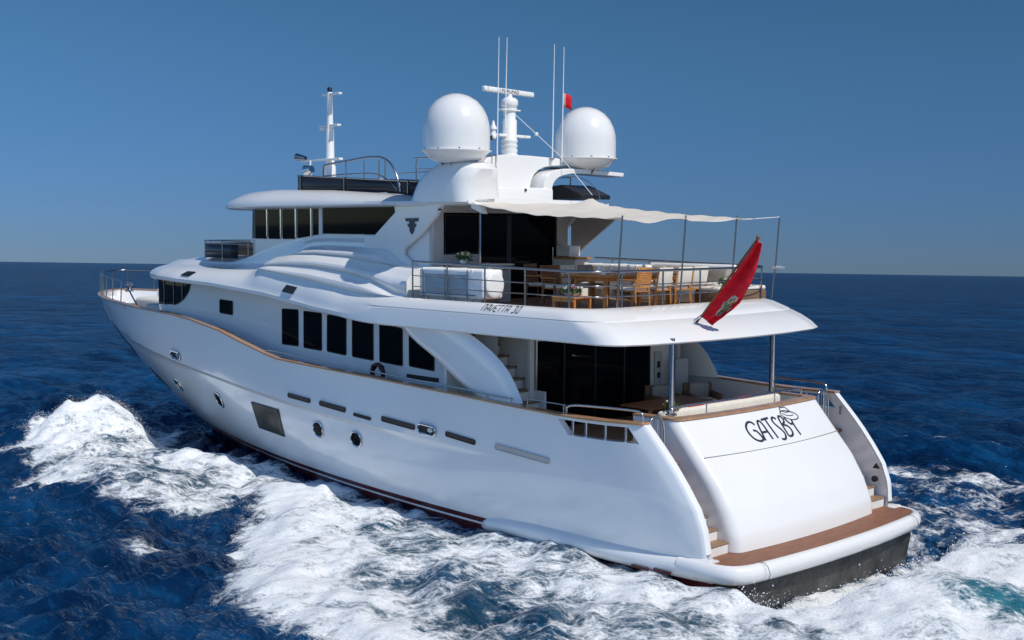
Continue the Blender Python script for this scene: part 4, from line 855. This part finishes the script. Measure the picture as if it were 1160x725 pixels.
# ---------------------------------------------------------------- cockpit furniture (floor z = 2.0)
t=root('cockpit_sofa','cream upholstered sofa against the transom in the shaded cockpit','sofa',(3.35,0,2.0))
b=MB(); b.rbox((0,0,.2),(.8,4.2,.4),.05); b.build('sofa_base',GELM,t,smooth=60); b=MB(); b.rbox((-.28,0,.66),(.2,4.2,.40),.07); b.build('backrest',CREAM,t,smooth=60); b=MB(); b.rbox((.05,0,.46),(.68,4.1,.14),.05); b.build('seat_cushion',CREAM,t,smooth=60)
for y,lb in((.9,'thin red throw rolled on the port half of the cockpit sofa'),(-.9,'thin red throw rolled on the starboard half of the cockpit sofa')):
    b=MB(); b.rbox((0,0,.05),(.12,.5,.05),.02); o=b.build('red_throw',REDV,smooth=60); o.matrix_world=Matrix.Translation((3.10,y,2.83)); tag(o,lb,'throw','red throws on the cockpit sofa')
for x,y,r_,lb in((5.3,-2.2,2.6,'brown wicker armchair with cream cushion near the starboard bulwark'),(5.6,-1.2,2.9,'brown wicker armchair farther inboard in the cockpit, beside the dark table')):
    t=root('wicker_armchair',lb,'chair',(x,y,2.0),r_,'wicker armchairs in the cockpit')
    b=MB(); b.rbox((0,0,.2),(.7,.75,.4),.06); [b.rbox((0,s*.36,.5),(.7,.08,.3),.03) for s in(-1,1)]; b.rbox((-.33,0,.6),(.09,.75,.5),.03); b.build('wicker_frame',WOODV,t,smooth=50)
    b=MB(); b.rbox((.02,0,.45),(.58,.6,.12),.05); b.build('seat_cushion',CREAM,t,smooth=60); b=MB(); b.rbox((-.22,0,.68),(.12,.5,.36),.05); b.build('back_cushion',TAUPE,t,smooth=60)
t=root('cockpit_table','varnished dark teak table in the shaded cockpit','table',(4.5,.1,2.0))
b=MB(); b.rbox((0,0,.70),(.9,2.2,.05),.02); b.build('tabletop',TEAKK,t); b=MB(); [b.lathe((0,y,0),[(.2,0),(.2,.03),(.05,.06),(.05,.68)],16) for y in(-.6,.6)]; b.build('pedestal',STEEL,t,smooth=50)
flowers('cockpit_plant','small green plant at the port end of the transom rail',(2.95,1.85,2.85),[(.07,0),(.1,.08)],[CREAM],.16,.14,12,WOODV)
# round maroon fender on the side deck
b=MB(); P=[(.22*math.cos(a),0,.22*math.sin(a)) for a in np.linspace(0,2*math.pi,28,endpoint=False)]; b.tube(P,.06,10,closed=True); [b.tube([(.22*math.cos(a)+.07*math.cos(a)*math.cos(q_),.07*math.sin(q_),.22*math.sin(a)+.07*math.sin(a)*math.cos(q_)) for q_ in np.linspace(0,6.28,12)],.012,5) for a in(.78,2.35,3.93,5.5)]
o=b.build('lifebuoy',BUOY,smooth=60); o.matrix_world=Matrix.Translation((11.2,3.12,3.0)); tag(o,'dark maroon lifebuoy hanging on the port side-deck rail below the windows','lifebuoy')
# canvas side curtain between the roof and the starboard fin
b=MB(); b.prism([(9.95,7.12),(8.35,6.97),(8.42,6.80),(9.70,5.95),(9.95,5.85)],1,-2.44,-2.50); b.build('side_fin_panel',GREYW,Y)
# ---------------------------------------------------------------- SEA
def vnoise(x,y,seed):
    xi=np.floor(x).astype(np.int64); yi=np.floor(y).astype(np.int64); fx=x-xi; fy=y-yi; fx=fx*fx*(3-2*fx); fy=fy*fy*(3-2*fy)
    def hsh(a,b):
        h=(a*374761393+b*668265263+seed*1274126177)&0xffffffff; h=((h^(h>>13))*1274126177)&0xffffffff; return ((h^(h>>16))&0xffff)/65535.
    return (hsh(xi,yi)*(1-fx)+hsh(xi+1,yi)*fx)*(1-fy)+(hsh(xi,yi+1)*(1-fx)+hsh(xi+1,yi+1)*fx)*fy
def fbm(x,y,sc,seed,oc=4,st=(1,1)):
    o=0;a=.5;t=0
    for k in range(oc): o=o+a*vnoise(x*sc*st[0]*2**k+17.3*k,y*sc*st[1]*2**k-9.1*k,seed+k); t+=a; a*=.5
    return o/t
def axis(a,b,st,far,g=1.028):
    mid=np.arange(a,b,st); up=[];v=b;d=st
    while v<far: up.append(v); d*=g; v+=d
    dn=[];v=a-st;d=st
    while v>-far: dn.append(v); d*=g; v-=d
    return np.array(dn[::-1]+list(mid)+up)
ax_=axis(-9,28,.105,26000); ay_=axis(-10,13,.105,26000)
GX,GY=np.meshgrid(ax_,ay_,indexing='ij')
SXp=np.gradient(ax_)[:,None]*np.ones_like(GY); SYp=np.gradient(ay_)[None,:]*np.ones_like(GX); SPC=np.maximum(SXp,SYp)
def seg_dist(X,Y_,poly):
    # signed distance to a polygon, positive inside
    P=np.array(poly,float); d=np.full(X.shape,1e9); ins=np.zeros(X.shape,bool); n=len(P)
    for i in range(n):
        a=P[i];b=P[(i+1)%n]; ex,ey=b-a; wx=X-a[0];wy=Y_-a[1]; t=np.clip((wx*ex+wy*ey)/(ex*ex+ey*ey+1e-12),0,1)
        d=np.minimum(d,np.hypot(wx-ex*t,wy-ey*t)); c=((a[1]>Y_)!=(b[1]>Y_))&(X<(b[0]-a[0])*(Y_-a[1])/(b[1]-a[1]+1e-12)+a[0]); ins^=c
    return np.where(ins,d,-d)
def line_dist(X,Y_,pts):
    P=np.array(pts,float); d=np.full(X.shape,1e9)
    for i in range(len(P)-1):
        a=P[i];b=P[i+1]; ex,ey=b-a; wx=X-a[0];wy=Y_-a[1]; t=np.clip((wx*ex+wy*ey)/(ex*ex+ey*ey),0,1); d=np.minimum(d,np.hypot(wx-ex*t,wy-ey*t))
    return d
ss=lambda t:np.clip(t,0,1)**2*(3-2*np.clip(t,0,1))
# work near the ship only
near=(np.abs(GX-5)<60)&(np.abs(GY)<60)
Xn=GX[near];Yn=GY[near]
wob=(fbm(Xn,Yn,.55,3)-.5)*2.0+(fbm(Xn,Yn,2.0,5)-.5)*.8
wx_=Xn+ (fbm(Xn,Yn,.7,21)-.5)*1.4; wy_=Yn+(fbm(Xn,Yn,.7,31)-.5)*1.4
P1=[(26.2,1.2),(26.0,3.6),(25.2,5.2),(24.2,6.5),(22.8,7.5),(20.9,7.9),(18.8,8.9),(17.2,9.1),(16.6,8.3),(14.9,8.3),(12.9,7.7),(13.0,6.6),(13.8,5.2),(13.5,3.2),(16,3.0),(19.2,2.5),(21.0,2.9),(23.0,3.4),(24.2,2.4),(25.4,.8)]
P2=[(14.5,2.6),(14.2,4.6),(12.2,5.9),(11.0,6.5),(9.8,7.9),(8.3,8.6),(6.7,10.1),(5.5,10.4),(3.9,10.7),(2.4,10.9),(-2,12.2),(-8,14),(-20,17),(-20,4.4),(-4,3.9),(-.6,3.5),(.4,3.3),(3,3.3),(8,3.3)]
P3=[(.3,3.4),(-.2,4.4),(-3,5.0),(-25,7),(-60,10),(-60,-8),(-25,-5.5),(-3,-4.2),(-.3,-3.7),(.3,-3.3)]
P4=[(9,-6.5),(8,-9.5),(4,-13),(-2,-17),(-14,-23),(-40,-40),(-40,-22),(-14,-12.5),(-4,-8.2),(1.5,-5.6),(6,-4.6)]
P4b=[(.3,-3.4),(4,-3.7),(2,-6),(-3,-8.5),(-20,-14),(-20,-6)]
d1=seg_dist(wx_,wy_,P1); d2=seg_dist(wx_,wy_,P2); d3=seg_dist(wx_,wy_,P3); d4=seg_dist(wx_,wy_,P4); d4b=seg_dist(wx_,wy_,P4b)
f1=ss(d1/1.3+.45)*1.0
f2=ss(d2/1.2+.45)
# solid white along the outer ridge of the diverging wave, thinner toward the hull and in the middle
lo=line_dist(Xn,Yn,[(13.8,5.0),(11.4,6.2),(9.6,7.9),(8.0,8.6),(6.3,10.1),(3.8,10.6),(-2,12.0),(-10,14.4)])
f2=f2*np.clip(.55+.40*np.exp(-(lo/1.6)**2)-.34*np.exp(-(line_dist(Xn,Yn,[(3.2,7.4),(.5,8.2),(-4,9.5)])/1.1)**2)-.16*np.exp(-((Yn-3.6)/.6)**2)*(Xn<12)+.25*np.exp(-((Xn-1.5)**2+(Yn-5.0)**2)/2.2)+.28*ss((Xn-9)/4),0,1.1)
f1=f1*np.clip(.74+.08*ss((Xn-20)/3)-.35*np.exp(-((Xn-15.8)**2/5+(Yn-6.6)**2/3))-.25*np.exp(-((Xn-20.2)**2/3+(Yn-5.0)**2/.8))-.15*np.exp(-((Xn-19)**2/3+(Yn-3.4)**2/.5)),0,1.1)
f3=ss(d3/.8+.5)*np.clip(.88-.62*np.exp(-((Xn+3.6)**2/1.5+(Yn-.9)**2/1.6))-.12*ss((-Xn-8)/14),0,1.1)
f4=ss(d4/1.5+.3)*.20+.30*np.exp(-(line_dist(wx_,wy_,[(6,-9.6),(0,-10.8),(-8,-13)])/.55)**2)+.42*np.exp(-(line_dist(wx_,wy_,[(8.0,-14.2),(3.2,-16.2),(-6,-20)])/.30)**2)
f4b=ss(d4b/1.0+.4)*.34
FO=np.zeros(GX.shape); fo_=np.maximum.reduce([f1,f2,f3,f4*ss((40+Xn)/20),f4b])
cap=.21*np.exp(-((Xn-10.6)**2+(Yn-9.6)**2)/.35)
hullside=.70*np.exp(-((Yn-(hull_y(np.clip(Xn,1,26),np.zeros_like(Xn)+.1)+.55))/.5)**2)*ss((19.5-Xn)/3)*ss((Xn-9)/4)*(Yn>0); FO[near]=np.maximum.reduce([fo_,cap,hullside])
AER=np.zeros(GX.shape); AER[near]=np.clip(np.maximum.reduce([ss(d3/2),ss(d2/2.0+.1)*.5,ss(d1/1.5)*.4]),0,1)*(.3+.7*np.exp(-((Xn+4)**2/20+(Yn-1)**2/8)))
# ---- heights
HT=np.zeros(GX.shape)
rg=np.random.RandomState(5)
for k in range(90):
    lam=.5*(20/.5)**(k/89.)*(.9+.2*rg.rand()); th=R(205)+rg.randn()*.75; kx,ky=math.cos(th)*2*math.pi/lam,math.sin(th)*2*math.pi/lam
    amp=.0125*lam**.30*(.5+rg.rand())*(1 if lam<7 else .8); 
    fade=ss(1.7-SPC*2.8/lam); ph=rg.rand()*6.28
    a=GX*kx+GY*ky+ph; HT+=amp*fade*(np.sin(a)+.22*np.sin(2*a+1.57))
tb_=np.clip(FO[near],0,1)
H=np.zeros(Xn.shape)
def ga(cx,cy,a,sx,sy,rot=0):
    c,s=math.cos(R(rot)),math.sin(R(rot)); u=(Xn-cx)*c+(Yn-cy)*s; v=-(Xn-cx)*s+(Yn-cy)*c; return a*np.exp(-(u*u/(2*sx*sx)+v*v/(2*sy*sy)))
H+=ga(23.4,5.0,1.28,1.1,.85,60)+ga(21.6,6.0,.45,1.8,1.3,20)+ga(24.2,3.6,.65,.9,.8)+ga(24.0,6.6,.35,1.0,.9)+ga(18.5,7.2,.32,2.4,1.0,-10)+ga(18.5,4.2,.22,2.5,.6)+ga(15,7.4,.2,1.6,.7)
H-=ga(11.4,8.0,.28,2.2,1.0,-35)+ga(23.2,2.4,.35,1.6,.6,-20)
lo2=line_dist(Xn,Yn,[(12.6,4.6),(10.8,5.6),(9.0,7.0),(7.4,8.0),(5.6,9.3),(3.2,9.9),(-2,11.4),(-10,13.8)]); H+=.20*np.exp(-(lo2/.9)**2)*ss((Xn+12)/6)
H-=.03*np.exp(-((Yn-3.9)/.7)**2)*ss((14-Xn)/2)*ss((Xn+1)/2)
H-=ga(3.0,4.2,.05,3.0,.9)
H-=.75*ss((1.7-np.abs(Xn-.0))/.9)*ss((4.0-np.abs(Yn+.1))/.7)
H+=ga(-2.6,1.4,.20,1.0,1.8)+ga(-3.2,-2.6,.15,1.0,1.2)-ga(-5.6,1.4,.25,1.8,1.4)+ga(-4.6,-3.6,.35,2.5,.9,25)
lo3=line_dist(Xn,Yn,[(9,-13.6),(3.2,-15.8),(-6,-19.6)]); H+=.42*np.exp(-(lo3/.95)**2); H-=.2*np.exp(-(line_dist(Xn,Yn,[(8,-11.6),(2,-13.6),(-6,-17)])/1.2)**2)
n1=fbm(Xn,Yn,.9,41,4)-.5; n2=fbm(Xn,Yn,3.2,57,3)-.5
H+=tb_*(n1*.12+n2*.05)+tb_*np.exp(-((Xn-23)**2/8+(Yn-5.6)**2/6))*((fbm(Xn,Yn,1.5,71,4)-.5)*.75+n2*.22)
calm=1-.55*tb_
HT[near]=HT[near]*calm+H
nx_,ny_=GX.shape
co=np.stack([GX,GY,HT],-1).reshape(-1,3).astype(np.float32)
idx=np.arange(nx_*ny_).reshape(nx_,ny_); q=np.stack([idx[:-1,:-1],idx[1:,:-1],idx[1:,1:],idx[:-1,1:]],-1).reshape(-1,4).astype(np.int32)
me=bpy.data.meshes.new('sea'); me.vertices.add(len(co)); me.vertices.foreach_set('co',co.ravel()); me.loops.add(q.size); me.loops.foreach_set('vertex_index',q.ravel()); me.polygons.add(len(q)); me.polygons.foreach_set('loop_start',np.arange(0,q.size,4,dtype=np.int32)); me.polygons.foreach_set('loop_total',np.full(len(q),4,np.int32)); me.update(calc_edges=True); me.polygons.foreach_set('use_smooth',np.ones(len(q),bool))
for nm,ar in(('foam',FO),('aerated',AER)):
    at=me.attributes.new(nm,'FLOAT','POINT'); at.data.foreach_set('value',ar.ravel().astype(np.float32))
sea=bpy.data.objects.new('sea',me); COL.objects.link(sea); sea['kind']='structure'
m=bpy.data.materials.new('sea_water'); m.use_nodes=True; t=m.node_tree; t.nodes.clear(); N_=t.nodes.new; Lk=t.links.new
def math_(op,a,b=None,c=None):
    n=N_('ShaderNodeMath'); n.operation=op
    for i,v in enumerate((a,b,c)):
        if v is None: continue
        if isinstance(v,(int,float)): n.inputs[i].default_value=v
        else: Lk(v,n.inputs[i])
    return n.outputs[0]
tc=N_('ShaderNodeTexCoord'); 
def noise(sc,det=4,st=(1,1,1),rough=.55,rot=0,dist=0):
    mp=N_('ShaderNodeMapping'); mp.inputs['Scale'].default_value=st; mp.inputs['Rotation'].default_value=(0,0,rot); Lk(tc.outputs['Object'],mp.inputs[0]); n=N_('ShaderNodeTexNoise'); n.inputs['Scale'].default_value=sc; n.inputs['Detail'].default_value=det; n.inputs['Roughness'].default_value=rough; n.inputs['Distortion'].default_value=dist; Lk(mp.outputs[0],n.inputs[0]); return n.outputs[0]
def mrange(v,a,b,c=0,d=1,sm=True):
    n=N_('ShaderNodeMapRange'); n.interpolation_type='SMOOTHSTEP' if sm else 'LINEAR'; Lk(v,n.inputs[0]); n.inputs[1].default_value=a; n.inputs[2].default_value=b; n.inputs[3].default_value=c; n.inputs[4].default_value=d; return n.outputs[0]
def mixc(f,a,b):
    n=N_('ShaderNodeMix'); n.data_type='RGBA'
    if isinstance(f,(int,float)): n.inputs[0].default_value=f
    else: Lk(f,n.inputs[0])
    for i,v in((6,a),(7,b)):
        if isinstance(v,tuple): n.inputs[i].default_value=(*v,1)
        else: Lk(v,n.inputs[i])
    return n.outputs[2]
at=N_('ShaderNodeAttribute'); at.attribute_name='foam'; at2=N_('ShaderNodeAttribute'); at2.attribute_name='aerated'; foam=at.outputs['Fac']; aer=at2.outputs['Fac']
nA=noise(.85,6,(1.15,.85,1),.62,R(-40),.35); nB=noise(3.6,6,(1.2,.8,1),.66,R(-40),.35); nC=noise(19,4,(1,1,1),.6)
vo=N_('ShaderNodeTexVoronoi'); vo.feature='DISTANCE_TO_EDGE'; vo.inputs['Scale'].default_value=3.2; mpv=N_('ShaderNodeMapping'); mpv.inputs['Scale'].default_value=(.6,1.2,1); addn=N_('ShaderNodeVectorMath'); addn.operation='MULTIPLY_ADD'; nz=N_('ShaderNodeTexNoise'); nz.inputs['Scale'].default_value=1.6; nz.inputs['Detail'].default_value=4; Lk(tc.outputs['Object'],nz.inputs[0]); Lk(nz.outputs['Color'],addn.inputs[0]); addn.inputs[1].default_value=(1.1,1.1,0); Lk(tc.outputs['Object'],addn.inputs[2]); Lk(addn.outputs[0],mpv.inputs[0]); Lk(mpv.outputs[0],vo.inputs['Vector'])
lace=mrange(vo.outputs['Distance'],0,.22,1,0)
nz_=math_('ADD',math_('ADD',math_('MULTIPLY',nA,.62),math_('MULTIPLY',nB,.34)),math_('ADD',math_('MULTIPLY',nC,.20),math_('MULTIPLY',lace,.06)))
# density + noise decides where the water turns white
val=math_('ADD',math_('MULTIPLY',foam,1.0),math_('MULTIPLY',math_('SUBTRACT',nz_,.60),3.1))
mask=math_('MULTIPLY',mrange(val,.18,.86),mrange(foam,.03,.2))
wc=mixc(mrange(noise(.05,4,(.6,1.4,1)),.35,.65),(.0014,.020,.068),(.0030,.052,.150)); wc=mixc(mrange(noise(.30,4,(.5,1.1,1)),.40,.66),wc,(.0008,.011,.043))
wc=mixc(mrange(noise(1.3,5,(.6,1.2,1),.6,R(25)),.42,.62,0,.55),wc,(.0006,.008,.032)); wc=mixc(mrange(noise(2.1,4,(.6,1.2,1),.6,R(25)),.56,.70,0,.5),wc,(.006,.075,.19)); wc=mixc(math_('MULTIPLY',aer,.85),wc,(.035,.20,.25)); wc=mixc(mrange(math_('MULTIPLY',foam,1.0),.15,.7,0,.6),wc,(.035,.085,.11))
# water seen through a polarising filter: body colour plus a weakened sky reflection
dif=N_('ShaderNodeBsdfDiffuse'); Lk(wc,dif.inputs[0]); glo=N_('ShaderNodeBsdfGlossy'); glo.inputs['Roughness'].default_value=.07; glo.inputs[0].default_value=(.9,.95,1,1); fr_=N_('ShaderNodeFresnel'); fr_.inputs[0].default_value=1.333; water=N_('ShaderNodeMixShader'); Lk(math_('MINIMUM',math_('MULTIPLY',fr_.outputs[0],1.0),.30),water.inputs[0]); Lk(dif.outputs[0],water.inputs[1]); Lk(glo.outputs[0],water.inputs[2])
fm=N_('ShaderNodeBsdfPrincipled'); fc=mixc(mrange(math_('ADD',math_('MULTIPLY',nB,.6),math_('MULTIPLY',nC,.5)),.38,.72),(.66,.71,.74),(.90,.90,.90)); Lk(fc,fm.inputs['Base Color']); fm.inputs['Roughness'].default_value=.75; fm.inputs['Subsurface Weight'].default_value=0
b1=noise(.9,4,(.55,1,1),.6,R(25)); b2=noise(3.6,4,(.6,1,1),.6,R(20)); b3=noise(13,3,(.7,1,1),.6)
b0=noise(.16,6,(.6,1,1),.66,R(30)); hb=math_('ADD',math_('ADD',math_('ADD',math_('MULTIPLY',b0,1.3),math_('MULTIPLY',b1,.44)),math_('MULTIPLY',b2,.13)),math_('MULTIPLY',b3,.03))
bp=N_('ShaderNodeBump'); bp.inputs['Strength'].default_value=.85; bp.inputs['Distance'].default_value=1.0; Lk(hb,bp.inputs['Height']); [Lk(bp.outputs[0],q_.inputs['Normal']) for q_ in (dif,glo,fr_)]
hf=math_('ADD',math_('MULTIPLY',nB,.14),math_('ADD',math_('MULTIPLY',nC,.05),math_('MULTIPLY',noise(60,3),.012)))
bf=N_('ShaderNodeBump'); bf.inputs['Strength'].default_value=1.0; bf.inputs['Distance'].default_value=1.0; Lk(hf,bf.inputs['Height']); bf.inputs['Strength'].default_value=.42; Lk(bf.outputs[0],fm.inputs['Normal'])
ms=N_('ShaderNodeMixShader'); Lk(mask,ms.inputs[0]); Lk(water.outputs[0],ms.inputs[1]); Lk(fm.outputs[0],ms.inputs[2]); out=N_('ShaderNodeOutputMaterial'); Lk(ms.outputs[0],out.inputs[0]); me.materials.append(m)
# spray thrown up by the bow wave and the stern wash
SPR=mat('spray_drops',(.9,.92,.94),.3); sv=[];rg=np.random.RandomState(8)
def hsea(x,y): return float(HT[np.clip(np.searchsorted(ax_,x),0,nx_-1),np.clip(np.searchsorted(ay_,y),0,ny_-1)])
mb=MB()
def drop(p,r):
    p=np.array(p); a=rg.randn(3,3)*.35+np.array([[1,0,-.4],[-.6,.8,-.4],[-.4,-.8,.5]]); pts=[p+r*q for q in a]+[p+r*np.array([0,0,1.])]; mb.add(pts,[(0,1,2),(0,1,3),(1,2,3),(2,0,3)])
for _ in range(2600):
    x=-.4-abs(rg.randn())*.9; y=-4.2+8.6*rg.rand(); drop((x,y,hsea(x,y)+abs(rg.randn())*.16),.006+.012*rg.rand()**2)
for _ in range(900):
    u=rg.rand(); x=24.4-5.2*u+rg.randn()*.25; y=6.2+1.6*u+rg.randn()*.25; drop((x,y,hsea(x,y)+abs(rg.randn())*.10),.005+.009*rg.rand()**2)
for _ in range(5000):
    u=rg.rand(); x=24.4-3.0*u+rg.randn()*.6; y=3.4+3.6*rg.rand(); drop((x,y,hsea(x,y)+abs(rg.randn())*.10),.004+.008*rg.rand()**2)
for _ in range(2200):
    u=rg.rand(); x=12.5-12*u; y=float(np.interp(x,[.5,3.8,6.3,8,9.6,12.5],[11.2,10.6,10.0,8.6,7.8,5.8]))+rg.randn()*.25; drop((x,y,hsea(x,y)+abs(rg.randn())*.06),.004+.006*rg.rand()**2)
o=mb.build('spray',SPR,smooth=0,merge=0); o['kind']='stuff'
